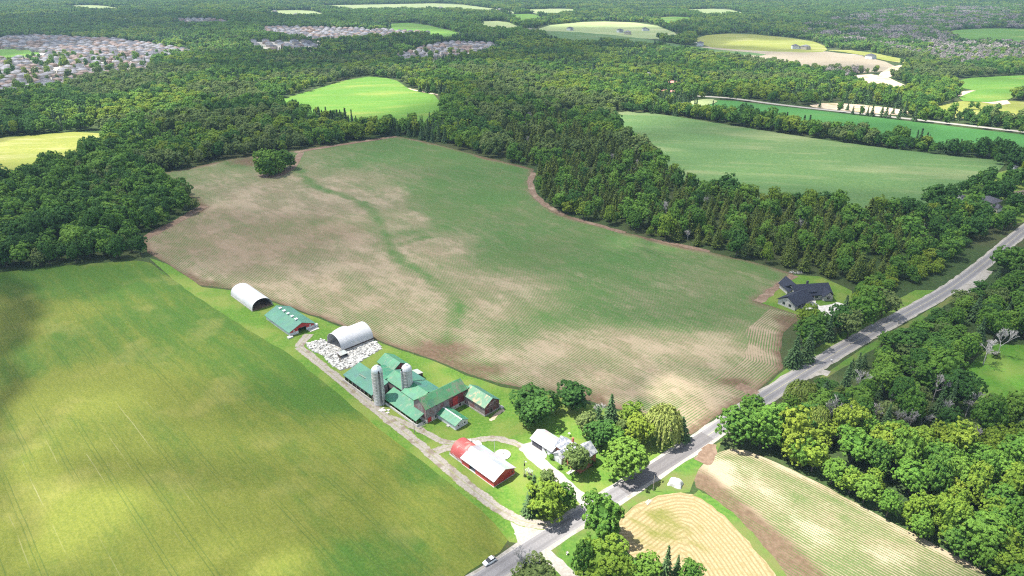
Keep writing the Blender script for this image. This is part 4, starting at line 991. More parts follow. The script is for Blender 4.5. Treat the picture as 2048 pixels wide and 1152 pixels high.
# -- white car parked on the verge
def car(u, v, rz):
    x, y = G(u, v); r = tag(empty("parked_car", (x, y, .1), rz), "white hatchback car parked on the verge beside the wheat field", "car")
    W = .88
    def loft(secs):
        k = MB(); n = len(secs[0])
        for A, B in zip(secs[:-1], secs[1:]):
            for i in range(n): j = (i + 1) % n; k.poly([A[i], A[j], B[j], B[i]])
        k.poly(secs[0]); k.poly(secs[-1][::-1]); return k
    def sec(x, zb, zt, w): return [(x, -w, zb), (x, -w * 1.02, (zb + zt) / 2), (x, -w * .9, zt), (x, w * .9, zt), (x, w * 1.02, (zb + zt) / 2), (x, w, zb)]
    k = loft([sec(-2.15, .4, .75, .78), sec(-2.0, .28, .92, .86), sec(-1.2, .22, .97, .9), sec(.8, .22, .95, .9), sec(1.6, .25, .84, .87), sec(2.1, .35, .66, .76)]); k.build("body", M["car_paint"], r, False)
    def cab(x, zt, w): return [(x, -w, .9), (x, -w * .86, zt), (x, w * .86, zt), (x, w, .9)]
    k = loft([cab(-1.95, .98, .82), cab(-1.35, 1.42, .80), cab(-.2, 1.47, .80), cab(1.05, .98, .80)]); k.build("glasshouse", M["glass"], r)
    k = MB(); k.slab([(-1.35, -.67, 1.46), (-.1, -.67, 1.5), (-.1, .67, 1.5), (-1.35, .67, 1.46)], .05); k.build("roof_panel", M["car_paint"], r)
    for sx in (-1.3, 1.3):
        for sy in (-.82, .82):
            k = MB(); k.tube((sx, sy - .1, .22), (sx, sy + .1, .22), .32, .32, 16); wh = k.build("wheel", M["rubber"], r)
            k = MB(); k.tube((sx, sy - .12, .22), (sx, sy + .12, .22), .18, .18, 10); k.build("rim", M["steel"], wh)
    for sy in (-.6, .6): bx(r, "headlight", M["steel"], 1.98, 2.06, sy - .16, sy + .16, .55, .68); bx(r, "tail_light", M["red_door"], -2.15, -2.06, sy - .14, sy + .14, .7, .85)
cdv = Vector((road_w[2][0] - road_w[1][0], road_w[2][1] - road_w[1][1])).normalized()
car(979, 1125, math.atan2(cdv.y, cdv.x) + math.pi)

# -- bungalow with charcoal roofs
bxw, byw = G(1612, 598); BR = math.radians(8)
r = tag(empty("bungalow", (bxw, byw, 0.07), BR), "dark roofed pale stone bungalow with attached garage wing and white drive", "house"); r.scale = (1.14, 1.14, 1.1)
k = MB(); walls_x(k, -5.5, 11.5, -1.5, 8.5, 3.0, 6.0); k.build("wall", M["lime_stone"], r)
k = MB(); gable_x(k, -6.0, 11.5, -1.5, 8.5, 3.1, 6.4, oh=.6, t=.25); k.build("roof", M["navy_roof"], r)
rg = empty("garage_wing", (-7.5, -3.6, 0), math.radians(28)); rg.parent = r
k = MB(); walls_x(k, -7.0, 6.0, -4.4, 4.4, 2.9, 5.2); k.build("wall", M["lime_stone"], rg)
k = MB(); gable_x(k, -7.0, 6.0, -4.4, 4.4, 3.0, 5.9, oh=.7, t=.25); k.build("roof", M["navy_roof"], rg)
for x in (-4.8, -1.4): bx(rg, "garage_door", M["dark_roof"], x, x + 2.8, -4.47, -4.38, .1, 2.4)
for y in (-2.4, .8): bx(rg, "window", M["glass"], -7.07, -6.98, y, y + 1.3, 1.0, 2.2)
k = MB(); walls_y(k, -6.4, -1.6, 6.0, 13.5, 3.0, 5.4); k.build("rear_wing_wall", M["lime_stone"], r)
k = MB(); gable_y(k, -6.4, -1.0, 4.0, 13.5, 3.1, 6.1, oh=.6, t=.25); k.build("rear_wing_roof", M["navy_roof"], r)
k = MB(); walls_y(k, 6.8, 11.2, -3.4, 0, 3.0, 4.8); k.build("front_gable_wall", M["lime_stone"], r)
k = MB(); gable_y(k, 6.6, 11.4, -3.6, 2.2, 3.1, 5.2, oh=.5, t=.22); k.build("front_gable_roof", M["navy_roof"], r)
k = MB(); k.slab([(-1.2, -1.0, 4.1), (4.2, -1.0, 4.1), (4.2, 2.2, 5.5), (-1.2, 2.2, 5.5)], .5); k.build("dormer", M["navy_roof"], r)
k = MB(); k.box(2.2, 3.0, 5.0, 5.8, 5, 7.0); k.build("chimney", M["dark_roof"], r)
for x in (-3.6, -.4, 3.4): bx(r, "window", M["glass"], x, x + 1.6, -1.57, -1.48, .9, 2.3)
bx(r, "window", M["glass"], 8.2, 9.8, -3.47, -3.38, .9, 2.3)
bx(r, "door", M["dark_wood"], 1.6, 2.7, -1.58, -1.48, .1, 2.2)

# ------------------------------------------------------------------ houses farther off
def house_proto(kind):
    """returns list of (name, mesh, material): wall, roof, garage door, windows"""
    out = []
    wallm = [M["beige_wall"], M["tan_brick"], M["white_paint"], M["lime_stone"]][kind % 4]; roofm = [M["grey_roof"], M["brown_roof"], M["dark_roof"], M["grey_roof"], M["dark_roof"], M["brown_roof"]][kind % 6]
    W, D, Hh = (11, 11, 5.6) if kind % 2 == 0 else (12.5, 10, 5.2)
    k = MB(); k.box(-W / 2, W / 2, -D / 2, D / 2, 0, Hh); k.box(-W / 2 + .5, -W / 2 + 6.4, -D / 2 - 3.2, -D / 2 + .1, 0, 3.0); out.append(("wall", k.mesh("wall"), wallm))
    k = MB(); o = .5; a, b, c, d = (-W / 2 - o, -D / 2 - o, Hh), (W / 2 + o, -D / 2 - o, Hh), (W / 2 + o, D / 2 + o, Hh), (-W / 2 - o, D / 2 + o, Hh)
    e, f = (-W / 2 + D / 2, 0, Hh + 2.6), (W / 2 - D / 2 + .01, 0, Hh + 2.6)
    k.poly([a, b, f, e]); k.poly([c, d, e, f]); k.poly([b, c, f]); k.poly([d, a, e]); k.poly([d, c, b, a])
    gx0, gx1, gy = -W / 2 + .1, -W / 2 + 6.8, -D / 2 - 3.6
    k.poly([(gx0, gy, 3), (gx1, gy, 3), ((gx0 + gx1) / 2, gy + 1.2, 5.0)]); k.poly([(gx1, gy, 3), (gx1, -D / 2, 3), ((gx0 + gx1) / 2, -D / 2, 5.0), ((gx0 + gx1) / 2, gy + 1.2, 5.0)]); k.poly([(gx0, -D / 2, 3), (gx0, gy, 3), ((gx0 + gx1) / 2, gy + 1.2, 5.0), ((gx0 + gx1) / 2, -D / 2, 5.0)])
    out.append(("roof", k.mesh("roof"), roofm))
    k = MB(); k.box(-W / 2 + 1, -W / 2 + 5.8, -D / 2 - 3.28, -D / 2 - 3.18, .1, 2.4); out.append(("garage_door", k.mesh("garage_door"), M["white_paint"]))
    for x in (1.2, W / 2 - 2.2):
        k = MB(); k.box(x, x + 1.5, -D / 2 - .08, -D / 2 + .02, 3.4, 4.8); out.append(("window", k.mesh("window"), M["glass"]))
    for n_, me, m in out: me.materials.append(m)
    return [(n_, me) for n_, me, m in out]
HP = [house_proto(i) for i in range(6)]
RW = ["beige sided", "tan brick", "white", "pale stone"]; RR = ["grey", "brown", "dark", "grey", "dark", "brown"]
def put_house(x, y, rz, kind, label, group, s=1.0, parts=5):
    r = tag(empty("house", (x, y, 0), rz), label, "house", group); r.scale = (s, s, s)
    for n_, me in HP[kind][:parts]: new_obj(n_, me, None, r)
    return r

TOWN = {
    "west": ([(-260, 78), (0, 76), (80, 73), (240, 81), (345, 96), (392, 106), (370, 116), (310, 122), (295, 148), (200, 160), (100, 178), (0, 200), (-260, 235)], [(-260, 98), (0, 98), (105, 108), (70, 118), (0, 118), (-260, 120)], .35, 16.5, 27),
    "north": ([(505, 58), (560, 55), (700, 58), (865, 66), (850, 73), (690, 81), (640, 85), (560, 73)], [], .25, 17, 32),
    "middle": ([(790, 114), (840, 96), (900, 86), (990, 89), (1003, 101), (940, 117), (850, 127), (796, 127)], [], -.3, 15.5, 24),
    "distant": ([(345, 40), (420, 38), (475, 46), (440, 52), (360, 50)], [], .2, 24, 46),
    "scattered": ([(500, 84), (600, 83), (660, 92), (640, 106), (520, 108)], [], .4, 30, 42),
}
houses = []
for tn, (pl, hole, ang, sx, sy) in TOWN.items():
    W = Gs(pl); hw = Gs(hole) if hole else None
    sheet("town_ground", resample(W, 60, True, 3), .10, M["town_ground"])
    A = np.array(W); c_, s_ = math.cos(ang), math.sin(ang)
    U = A @ np.array([[c_, -s_], [s_, c_]]); u0, v0 = U.min(0); u1, v1 = U.max(0)
    vv = v0; row = 0
    while vv < v1:
        uu = u0 + (row % 2) * 6
        while uu < u1:
            p = (c_ * uu - s_ * vv, s_ * uu + c_ * vv)
            X, Y = float(p[0]) + random.uniform(-1.5, 1.5), float(p[1]) + random.uniform(-2, 2)
            ok = inside(np.array([X]), np.array([Y]), W)[0] and not (hw and inside(np.array([X]), np.array([Y]), hw)[0])
            if ok and random.random() < .9:
                houses.append((X, Y, -ang + (math.pi if row % 2 else 0) + random.choice((0, 0, 0, math.pi / 2)), random.randrange(6), tn))
            uu += sx * random.uniform(.9, 1.15)
        if row % 2 == 0:
            sv = vv + sy * .6; seg = []
            for su in np.arange(u0, u1, 12.0):
                q_ = (c_ * su - s_ * sv, s_ * su + c_ * sv + 5 * math.sin(su / 70))
                if inside(np.array([q_[0]]), np.array([q_[1]]), W)[0] and not (hw and inside(np.array([q_[0]]), np.array([q_[1]]), hw)[0]): seg.append(q_)
                else:
                    if len(seg) > 3: strip("street", seg, 8.5, .2, M["street"], step=20)
                    seg = []
            if len(seg) > 3: strip("street", seg, 8.5, .2, M["street"], step=20)
        vv += sy * (.8 if row % 2 else 1.2); row += 1
def inview(x, y, mrg=0):
    u, v = Pj(x, y); return -mrg < u < 2048 + mrg and v > -40
houses.sort(key=lambda h: (not inview(h[0], h[1]), math.hypot(h[0], h[1])))
TL = {"west": "in the large pale subdivision beyond the left hand wood", "north": "in the far row of close set roofs", "middle": "in the dark roofed estate behind green hill field", "distant": "in the small distant estate among trees", "scattered": "among trees before the far roofs"}
NH = 245
for X, Y, a, kd, tn in houses[:NH]:
    put_house(X, Y, a, kd, f"{RW[kd % 4]} house with {RR[kd]} roof {TL[tn]}", f"{tn} subdivision houses", random.uniform(.82, 1.04), 5 if math.hypot(X, Y) < 1500 else 2)

NAMED = [(2010, 243, 2, .2, 1.1, "white farmhouse with grey roof beside the concession road"), (2038, 356, 0, .9, .7, "pale grey roofed cottage at the hamlet's open lawn"), (2026, 338, 2, .4, .45, "tiny white shed at the hamlet edge by dark trees"), (1918, 398, 2, .5, .5, "small dark roofed white shed behind hamlet trees"),
         (1972, 416, 4, .55, 1.15, "dark roofed white house half hidden by roadside pines"), (2042, 398, 1, .3, .9, "brown roofed brick house near the hamlet bend")]
for u, v, kd, a, s, lb in NAMED:
    x, y = G(u, v); put_house(x, y, a, kd, lb, None, s)
FARH = [(1266, 204), (1345, 170), (1335, 188), (1295, 158), (1362, 222), (1280, 97), (1345, 78), (1140, 61), (1240, 65), (1255, 69), (1400, 92), (1590, 98), (1610, 99), (1060, 50), (1740, 118), (30, 45), (110, 50), (95, 46), (260, 47), (150, 20), (430, 8), (480, 12), (330, 28), (700, 20), (830, 33), (1290, 62), (100, 55), (620, 42), (690, 130), (705, 130), (720, 129), (770, 108), (980, 125)]
_r = random.Random(3)
FARH += [(_r.uniform(20, 1000), _r.choice((_r.uniform(16, 34), _r.uniform(34, 56)))) for _ in range(26)] + [(_r.uniform(490, 660), _r.uniform(86, 108)) for _ in range(8)]
HPR = [(n_, (me.copy() if n_ == "roof" else me)) for n_, me in HP[0]]
for n_, me in HPR:
    if n_ == "roof": me.materials.clear(); me.materials.append(M["pink_roof"])
for i, (u, v) in enumerate(FARH):
    x, y = G(u, v)
    if i in (0, 1, 2):
        r = tag(empty("house", (x, y, 0), .3 + i), "wide red roofed country house among trees beyond the bean field", "house", "red roofed country houses"); r.scale = (1.5, 1.3, .8)
        for n_, me in HPR: new_obj(n_, me, None, r)
    else:
        kd = 2 if i % 3 else 0
        put_house(x, y, random.uniform(0, 3), kd, f"lone {RW[kd % 4]} {RR[kd]} roofed house among far trees and fields", "lone houses among the far trees", 1.3, 2)

# ------------------------------------------------------------------ trees
def leaf_mat(name, c0, c1, c2, trans=.38):
    """foliage: colour differs from tree to tree (object random) and from leaf spray to leaf spray (attribute var)"""
    t = NT(name, .75, .25)
    oi = t.n("ShaderNodeObjectInfo")
    rp = t.n("ShaderNodeValToRGB"); e = rp.color_ramp.elements
    e[0].position = 0; e[0].color = (*c0, 1); e[1].position = 1; e[1].color = (*c2, 1); x = e.new(.55); x.color = (*c1, 1)
    t.link(oi.outputs["Random"], rp.inputs[0])
    v = t.attr("var")
    c = t.mix(t.math('MULTIPLY', v, .55), rp.outputs[0], (c2[0] * 1.25, c2[1] * 1.2, c2[2] * 1.1))
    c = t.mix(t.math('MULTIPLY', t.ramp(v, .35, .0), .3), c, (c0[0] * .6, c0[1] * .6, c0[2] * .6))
    t.link(c, t.b.inputs["Base Color"])
    tr = t.n("ShaderNodeBsdfTranslucent"); t.link(c, tr.inputs[0])
    mx = t.n("ShaderNodeMixShader"); mx.inputs[0].default_value = trans
    t.link(t.b.outputs[0], mx.inputs[1]); t.link(tr.outputs[0], mx.inputs[2])
    t.link(mx.outputs[0], t.t.nodes["Material Output"].inputs[0])
    return t.m
LM = {
    "green": leaf_mat("broad_leaf", (.044, .130, .020), (.084, .210, .026), (.150, .270, .036)),
    "lime": leaf_mat("lime_leaf", (.115, .225, .024), (.155, .26, .026), (.22, .29, .032)),
    "dark": leaf_mat("dark_leaf", (.032, .098, .020), (.048, .138, .024), (.074, .175, .030)),
    "spruce": leaf_mat("spruce_needle", (.036, .088, .030), (.050, .108, .036), (.074, .130, .046), .18),
    "blue": leaf_mat("blue_spruce_needle", (.05, .09, .09), (.065, .105, .105), (.085, .12, .12), .15),
    "cedar": leaf_mat("cedar_leaf", (.058, .108, .018), (.084, .130, .020), (.115, .152, .024), .28),
    "willow": leaf_mat("willow_leaf", (.16, .24, .04), (.20, .27, .05), (.25, .30, .075)),
    "twig": leaf_mat("bare_twigs", (.15, .14, .13), (.20, .185, .18), (.27, .25, .245), .1),
    "dull": leaf_mat("dull_olive_leaf", (.076, .140, .036), (.115, .185, .048), (.175, .235, .072)),
}

def quads(C, N, S, asp=1.0, droop=None, seed=0):
    """leaf sprays: a small quad at each centre C facing N"""
    r_ = np.random.default_rng(seed); n = len(C)
    N = N / (np.linalg.norm(N, axis=1, keepdims=True) + 1e-9)
    A = r_.normal(size=(n, 3)) if droop is None else droop
    T = A - N * (A * N).sum(1, keepdims=True); T /= np.linalg.norm(T, axis=1, keepdims=True) + 1e-9
    B = np.cross(N, T); S = S[:, None]
    k = .18 * S * N
    V = np.stack([C - T * S * asp, C + B * S * .8 - k, C + T * S * asp, C - B * S * .8 - k], 1).reshape(-1, 3)
    F = np.arange(4 * n).reshape(n, 4)
    return V, F

def crown_mesh(name, V, F, var, m):
    me = np_mesh(name, V, F); fattr(me, "var", np.repeat(var, 4)); me.materials.append(m); return me

def sph(n, r_):
    v = r_.normal(size=(n, 3)); return v / np.linalg.norm(v, axis=1, keepdims=True)

def broad(seed, Ht, R, nclump, nleaf, leaf, mat_, nlobe=9, low=.05, name="crown", core=True):
    r_ = np.random.default_rng(seed); z0 = Ht * low; zc = z0 + (Ht - z0) * .52; Rz = (Ht - z0) * .5
    lobes = [(np.array([0, 0, zc + Rz * .35]), R * .60)]
    for i in range(nlobe):
        a = i * 2.399 + r_.uniform(-.4, .4); q = R * r_.uniform(.38, .68); zz = zc + Rz * r_.uniform(-.62, .50)
        lobes.append((np.array([q * math.cos(a), q * math.sin(a), zz]), R * r_.uniform(.26, .48)))
    P = []; Nn = []
    for c, rad in lobes:
        d = sph(260, r_); d[:, 2] = np.where(d[:, 2] < -.45, -d[:, 2], d[:, 2]); d[:, 2] *= 1
        p = c + d * rad * np.array([1, 1, Rz / R * 1.0 if Rz < R else 1.08])
        keep = np.ones(len(p), bool)
        for c2, r2 in lobes:
            if c2 is c: continue
            keep &= np.linalg.norm(p - c2, axis=1) > r2 * .86
        P.append(p[keep]); Nn.append(d[keep])
    P = np.concatenate(P); Nn = np.concatenate(Nn)
    idx = r_.permutation(len(P))[:nclump]; P = P[idx]; Nn = Nn[idx]
    P += r_.normal(size=P.shape) * R * .06
    nc = len(P); rc = R * r_.uniform(.55, 1.15, nc) * (1.9 / math.sqrt(nc))
    d = sph(nc * nleaf, r_); n3 = np.repeat(Nn, nleaf, 0); dn = (d * n3).sum(1); d = np.where(dn[:, None] < -.15, d - 2 * dn[:, None] * n3, d)
    C = np.repeat(P, nleaf, 0) + d * np.repeat(rc, nleaf)[:, None] * r_.uniform(.75, 1.05, (nc * nleaf, 1))
    NV = d * .9 + n3 * .35 + r_.normal(size=d.shape) * .32 + np.array([0, 0, .25])
    var = np.clip(np.repeat(r_.uniform(0, 1, nc), nleaf) * .7 + r_.uniform(0, .3, nc * nleaf), 0, 1)
    S = leaf * r_.uniform(.65, 1.25, nc * nleaf)
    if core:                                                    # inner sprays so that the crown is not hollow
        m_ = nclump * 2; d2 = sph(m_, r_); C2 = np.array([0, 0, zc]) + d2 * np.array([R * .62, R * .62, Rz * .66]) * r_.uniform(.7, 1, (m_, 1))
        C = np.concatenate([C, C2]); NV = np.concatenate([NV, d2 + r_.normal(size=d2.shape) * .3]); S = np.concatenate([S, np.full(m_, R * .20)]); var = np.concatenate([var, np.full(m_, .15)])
    C[:, 2] = np.maximum(C[:, 2], .35)
    V, F = quads(C, NV, S, seed=seed)
    return crown_mesh(name, V, F, var, mat_), [(c, rad) for c, rad in lobes]

def trunk_mesh(Ht, r0, limbs, m, top=.6):
    k = MB(); k.tube((0, 0, 0), (0, 0, Ht * .3), r0, r0 * .75, 7, False); k.tube((0, 0, Ht * .3), (.1, .1, Ht * top), r0 * .75, r0 * .3, 6, False)
    for c, rad in limbs[1:7]: k.tube((0, 0, Ht * .25), tuple(c), r0 * .5, r0 * .12, 5, False)
    me = k.mesh("trunk"); me.materials.append(m); return me

def spruce(seed, Ht, R, tiers, per, leaf, mat_, curve=1.0, name="crown", lift=-.25):
    r_ = np.random.default_rng(seed); C = []; N = []; S = []; D = []; var = []
    for i in range(tiers):
        f = i / (tiers - 1); z = Ht * (.06 + .92 * f); rad = R * (1 - f) ** curve * r_.uniform(.86, 1.1) + .12
        nb = max(4, int(per * (1 - f) + 4)); off = r_.uniform(0, 6.28)
        for b in range(nb):
            a = off + 2 * math.pi * b / nb + r_.uniform(-.2, .2); L = rad * r_.uniform(.78, 1.15); vb = r_.uniform(0, 1)
            steps = max(2, int(L / (leaf * 1.05)))
            for s in range(steps):
                q = (s + .6) / steps * L; dz = lift * q + .05 * q * q / max(R, 1)
                dr = np.array([math.cos(a), math.sin(a), 0]); C.append(dr * q + np.array([0, 0, z + dz]) + r_.normal(size=3) * leaf * .22)
                N.append(np.array([dr[0] * .45, dr[1] * .45, .8]) + r_.normal(size=3) * .3); S.append(leaf * r_.uniform(.7, 1.2)); D.append(dr + np.array([0, 0, lift])); var.append(np.clip(vb * .6 + .4 * (s / steps), 0, 1))
    V, F = quads(np.array(C), np.array(N), np.array(S), 1.35, np.array(D), seed)
    return crown_mesh(name, V, F, np.array(var), mat_)

def willow(seed, Ht, R, mat_):
    r_ = np.random.default_rng(seed); C = []; N = []; S = []; D = []; var = []
    for i in range(330):
        d = sph(1, r_)[0]; d[2] = abs(d[2]) * .9 + .05; p = d * np.array([R * .82, R * .82, Ht * .38]) * r_.uniform(.75, 1.05) + np.array([0, 0, Ht * .56])
        L = r_.uniform(.25, .55) * Ht * (1.1 - .6 * d[2]); vb = r_.uniform(0, 1); out = np.array([d[0], d[1], 0])
        n = int(L / .5)
        for s in range(n):
            f = s / n; q = p + out * (R * .22 * math.sin(f * 1.6)) + np.array([0, 0, -L * f ** 1.4]); q[2] = max(q[2], .4)
            C.append(q + r_.normal(size=3) * .1); N.append(out * .8 + np.array([0, 0, .5]) + r_.normal(size=3) * .35); S.append(r_.uniform(.26, .42)); D.append(np.array([out[0] * .3, out[1] * .3, -1])); var.append(np.clip(vb * .7 + r_.uniform(0, .3), 0, 1))
    V, F = quads(np.array(C), np.array(N), np.array(S), 1.5, np.array(D), seed)
    return crown_mesh("crown", V, F, np.array(var), mat_)

def dead_mesh(seed, Ht, spread, name="branches", depth=4, n0=5):
    random.seed(seed); k = MB()
    def grow(p, d, L, r0, lv):
        q = p + d * L; k.tube(p, q, max(r0, .035), max(r0 * .62, .025), 5 if lv > 2 else 3, False)
        if lv == 0: return
        for i in range(random.randint(3, n0) if lv > 1 else 4):
            e = (d + Vector((random.gauss(0, spread), random.gauss(0, spread), random.gauss(.12, spread * .5)))).normalized()
            s = p.lerp(q, random.uniform(.45, 1)) if i else q
            grow(s, e, L * random.uniform(.5, .78), r0 * .55, lv - 1)
    grow(Vector((0, 0, 0)), Vector((0, 0, 1)), Ht * .38, Ht * .015, depth)
    me = k.mesh(name); me.materials.append(M["dead_bark"]); random.seed(seed + 99)
    return me

# prototypes seen close by: (height, radius, trunk mesh, crown mesh)
PROTO = {}
def reg(key, Ht, R, trunk, crown): PROTO.setdefault(key, []).append((Ht, R, trunk, crown))
for kind, seeds in (("green", (1, 2, 3, 4)), ("lime", (11, 12)), ("dark", (21, 22)), ("dull", (31, 32))):
    for s in seeds:
        cm, lb = broad(s, 13, 5.4, 330, 20, .30, LM[kind], nlobe=11 + s % 5); reg(kind, 13, 5.4, trunk_mesh(13, .32, lb, M["bark"]), cm)
for s in (41, 42, 43):
    cm = spruce(s, 14, 3.4, 26, 13, .42, LM["spruce"]); reg("spruce", 14, 3.4, trunk_mesh(14, .22, [], M["bark"], .9), cm)
cm = spruce(48, 8, 3.0, 20, 12, .34, LM["blue"], .9); reg("blue", 8, 3.0, trunk_mesh(8, .18, [], M["bark"], .9), cm)
for s in (51, 52, 53):
    cm = spruce(s, 12, 2.7, 22, 11, .42, LM["cedar"], .62, lift=.35); reg("cedar", 12, 2.7, trunk_mesh(12, .2, [], M["bark"], .9), cm)
for s in (61, 62):
    reg("willow", 12, 6.0, trunk_mesh(12, .4, [(np.array([2.5 * math.cos(a), 2.5 * math.sin(a), 7]), 1) for a in range(7)], M["bark"]), willow(s, 12, 6.0, LM["willow"]))
for s in (71, 72, 73, 74):
    reg("dead", 12, 4.2, None, dead_mesh(s, 12, .46, depth=5, n0=4))
for s in (36, 37):
    cm, lb = broad(s, 11, 5.6, 330, 20, .30, LM["green"], nlobe=11, low=.0); reg("bushy", 11, 5.6, trunk_mesh(11, .3, lb, M["bark"]), cm)
for s in (81, 82):
    cm, lb = broad(s, 2.6, 1.9, 40, 26, .2, LM["green" if s == 81 else "dull"], nlobe=5, low=.05); reg("shrub", 2.6, 1.9, trunk_mesh(2.6, .08, lb, M["bark"]), cm)

def put_tree(kind, x, y, Ht, W, label, group=None, rz=None, name=None):
    P = PROTO[kind]; h0, r0, tm, cm = P[random.randrange(len(P))]
    nm2 = name or {"dead": "dead_tree", "spruce": "spruce_tree", "blue": "spruce_tree", "cedar": "cedar_tree", "willow": "willow_tree", "shrub": "shrub"}.get(kind, "broadleaf_tree")
    r = tag(empty(nm2, (x, y, 0.0), random.uniform(0, 6.28) if rz is None else rz), label, "shrub" if kind == "shrub" else "tree", group)
    r.scale = (W / (2 * r0), W / (2 * r0) * random.uniform(.92, 1.08), Ht / h0)
    if kind == "dead":
        new_obj("branches", cm, None, r)
    else:
        new_obj("trunk", tm, None, r); new_obj("crown", cm, None, r)
    return r

def tree_at(kind, u0, u1, vt, vb, label, group=None, **kw):
    """tree filling the span u0-u1, vt (top) to vb (foot of the crown) in the photograph, standing on the ground"""
    uc = (u0 + u1) / 2; x, y = G(uc, vb); d = math.hypot(math.hypot(x, y), CAM_H); mpp = d / FPX; ph = math.asin(CAM_H / d)
    W = (u1 - u0) * mpp; vbase = vb - .36 * W * math.sin(ph) / mpp
    x, y = G(uc, vbase); z = 2.0
    tgt = vt + (.10 * W * math.sin(ph) / mpp if kind not in ("spruce", "blue", "dead", "cedar") else 0)
    while Pj(x, y, z)[1] > tgt and z < 40: z += .1
    return put_tree(kind, x, y, z, W, label, group, **kw)

YARDT = [
    ("dark", 1022, 1108, 775, 856, "big round dark maple on the lawn beside lettered side barn"), ("green", 1036, 1082, 818, 862, "smaller round tree growing against the big dark maple"), ("green", 1096, 1124, 792, 830, "bushy tree between the two big dark maples at the field edge"),
    ("dark", 1110, 1178, 766, 832, "second big dark maple at the crop field edge behind the house lawn"), ("spruce", 1203, 1238, 788, 852, "dark pointed spruce rising at the crop field edge behind the house"), ("spruce", 1182, 1208, 812, 850, "short spruce leaning against the taller pointed one"),
    ("dull", 1150, 1196, 822, 884, "pale open spruce-like tree at the house lawn corner"), ("dead", 1180, 1210, 806, 844, "bare brown shrub tree between the dark spruces"), ("dark", 1172, 1230, 842, 906, "dark round tree behind the brick farmhouse"), ("green", 1196, 1252, 850, 906, "mid green tree behind the roadside maple"),
    ("lime", 1240, 1282, 804, 850, "small yellow green tree at crop edge by the willow"), ("spruce", 1264, 1284, 800, 834, "tiny dark spruce beside the yellow green tree"), ("dull", 1232, 1258, 838, 880, "thin greyish tree between maple and willow"), ("lime", 1246, 1306, 828, 902, "yellow green tree crowding the willow's left side"),
    ("willow", 1284, 1362, 802, 898, "large weeping willow with bright drooping strands near the road"), ("spruce", 1344, 1380, 834, 886, "dark spruce between the willow and the paved road"), ("green", 1210, 1292, 876, 970, "big round maple overhanging the paved road by the farmhouse"),
    ("dull", 1124, 1180, 890, 960, "reddish green garden tree hiding the brick farmhouse front"), ("lime", 1056, 1128, 966, 1052, "yellow green tree at the corner of drive and road"), ("spruce", 1046, 1088, 950, 1032, "blue green spruce behind the yellow corner tree"), ("dull", 1078, 1114, 940, 984, "dull olive tree at the drive's edge behind the corner group"), ("green", 1106, 1150, 968, 1034, "dark green tree on the road side of the corner group"), ("spruce", 1042, 1074, 990, 1036, "low spreading spruce at the lawn side of corner group"),
    ("green", 1162, 1240, 988, 1098, "tall egg shaped maple standing alone across the paved road"), ("lime", 1160, 1250, 1084, 1182, "wide yellow green tree on the lawn below the egg shaped maple"), ("green", 1146, 1186, 1078, 1166, "green tree at the side lane edge of the lower lawn group"), ("lime", 1212, 1266, 1112, 1190, "yellow green tree nearest the hay field lawn"), ("green", 1270, 1320, 1112, 1172, "round green tree before the hay field beside dark spruces"),
    ("spruce", 1312, 1346, 1092, 1176, "tall grey green spruce at the hay field's lower edge"), ("spruce", 1338, 1364, 1110, 1170, "shorter grey green spruce at the hay field's lower edge"), ("green", 1356, 1404, 1126, 1186, "green bushy tree beyond spruces at hay field edge"),
    ("dead", 1020, 1082, 1086, 1186, "bare dead tree with forked limbs beside the side lane"), ("dull", 1030, 1108, 1118, 1196, "straggly grey green tree below the bare forked limbs"),
    ("bushy", 512, 564, 298, 354, "round tree in the field notch, the larger of the pair"), ("bushy", 545, 592, 300, 342, "round tree in the field notch, the smaller of the pair"),
    ("bushy", 526, 574, 300, 350, "middle crown of the dense copse in the field notch"), ("bushy", 520, 556, 312, 356, "low front bush of the dense copse in the field notch"),
    ("blue", 1799, 1817, 400, 418, "small blue spruce standing alone on the lawn edge by the bean field"),
    ("spruce", 1566, 1604, 668, 738, "dark spruce by the field headland below bungalow drive"), ("spruce", 1596, 1628, 654, 728, "taller dark spruce in the group below the bungalow"), ("green", 1588, 1640, 640, 702, "light green tree hiding the lower end of bungalow drive"), ("green", 1610, 1660, 622, 676, "leafy tree beside the bungalow drive mouth"), ("spruce", 1640, 1668, 628, 684, "slim dark pine at the bungalow drive mouth"), ("dark", 1654, 1704, 612, 676, "dark tree between the bungalow drive and the road"), ("dull", 1672, 1716, 620, 684, "greyish tree by the roadside pole near the bungalow"), ("green", 1692, 1744, 596, 660, "mid green tree east of bungalow drive"), ("spruce", 1668, 1700, 590, 650, "tall dark pine beside the bungalow lawn"), ("green", 1706, 1760, 572, 640, "bright green tree at the bungalow lawn's road corner"), ("dull", 1738, 1788, 580, 640, "feathery grey green tree above the road verge"),
    ("spruce", 1618, 1640, 608, 634, "small pine inside the bungalow drive loop"),
    ("green", 1436, 1508, 812, 900, "broad green maple at the road end of the sunlit belt"), ("green", 1500, 1572, 806, 908, "second broad maple of the sunlit belt beside the gateway field"), ("lime", 1548, 1618, 812, 930, "bright maple third along the sunlit belt"), ("green", 1480, 1530, 790, 852, "round roadside tree behind the belt's end maple"),
    ("willow", 1570, 1628, 756, 822, "golden green willow beside the paved road at belt's corner"), ("willow", 1606, 1652, 806, 884, "pale yellow willow inside the sunlit belt"), ("spruce", 1626, 1664, 762, 812, "dark spruce beside the golden roadside willow"), ("cedar", 1654, 1694, 772, 820, "rusty olive conifer behind the golden willow"),
]
for t_ in YARDT: tree_at(*t_)
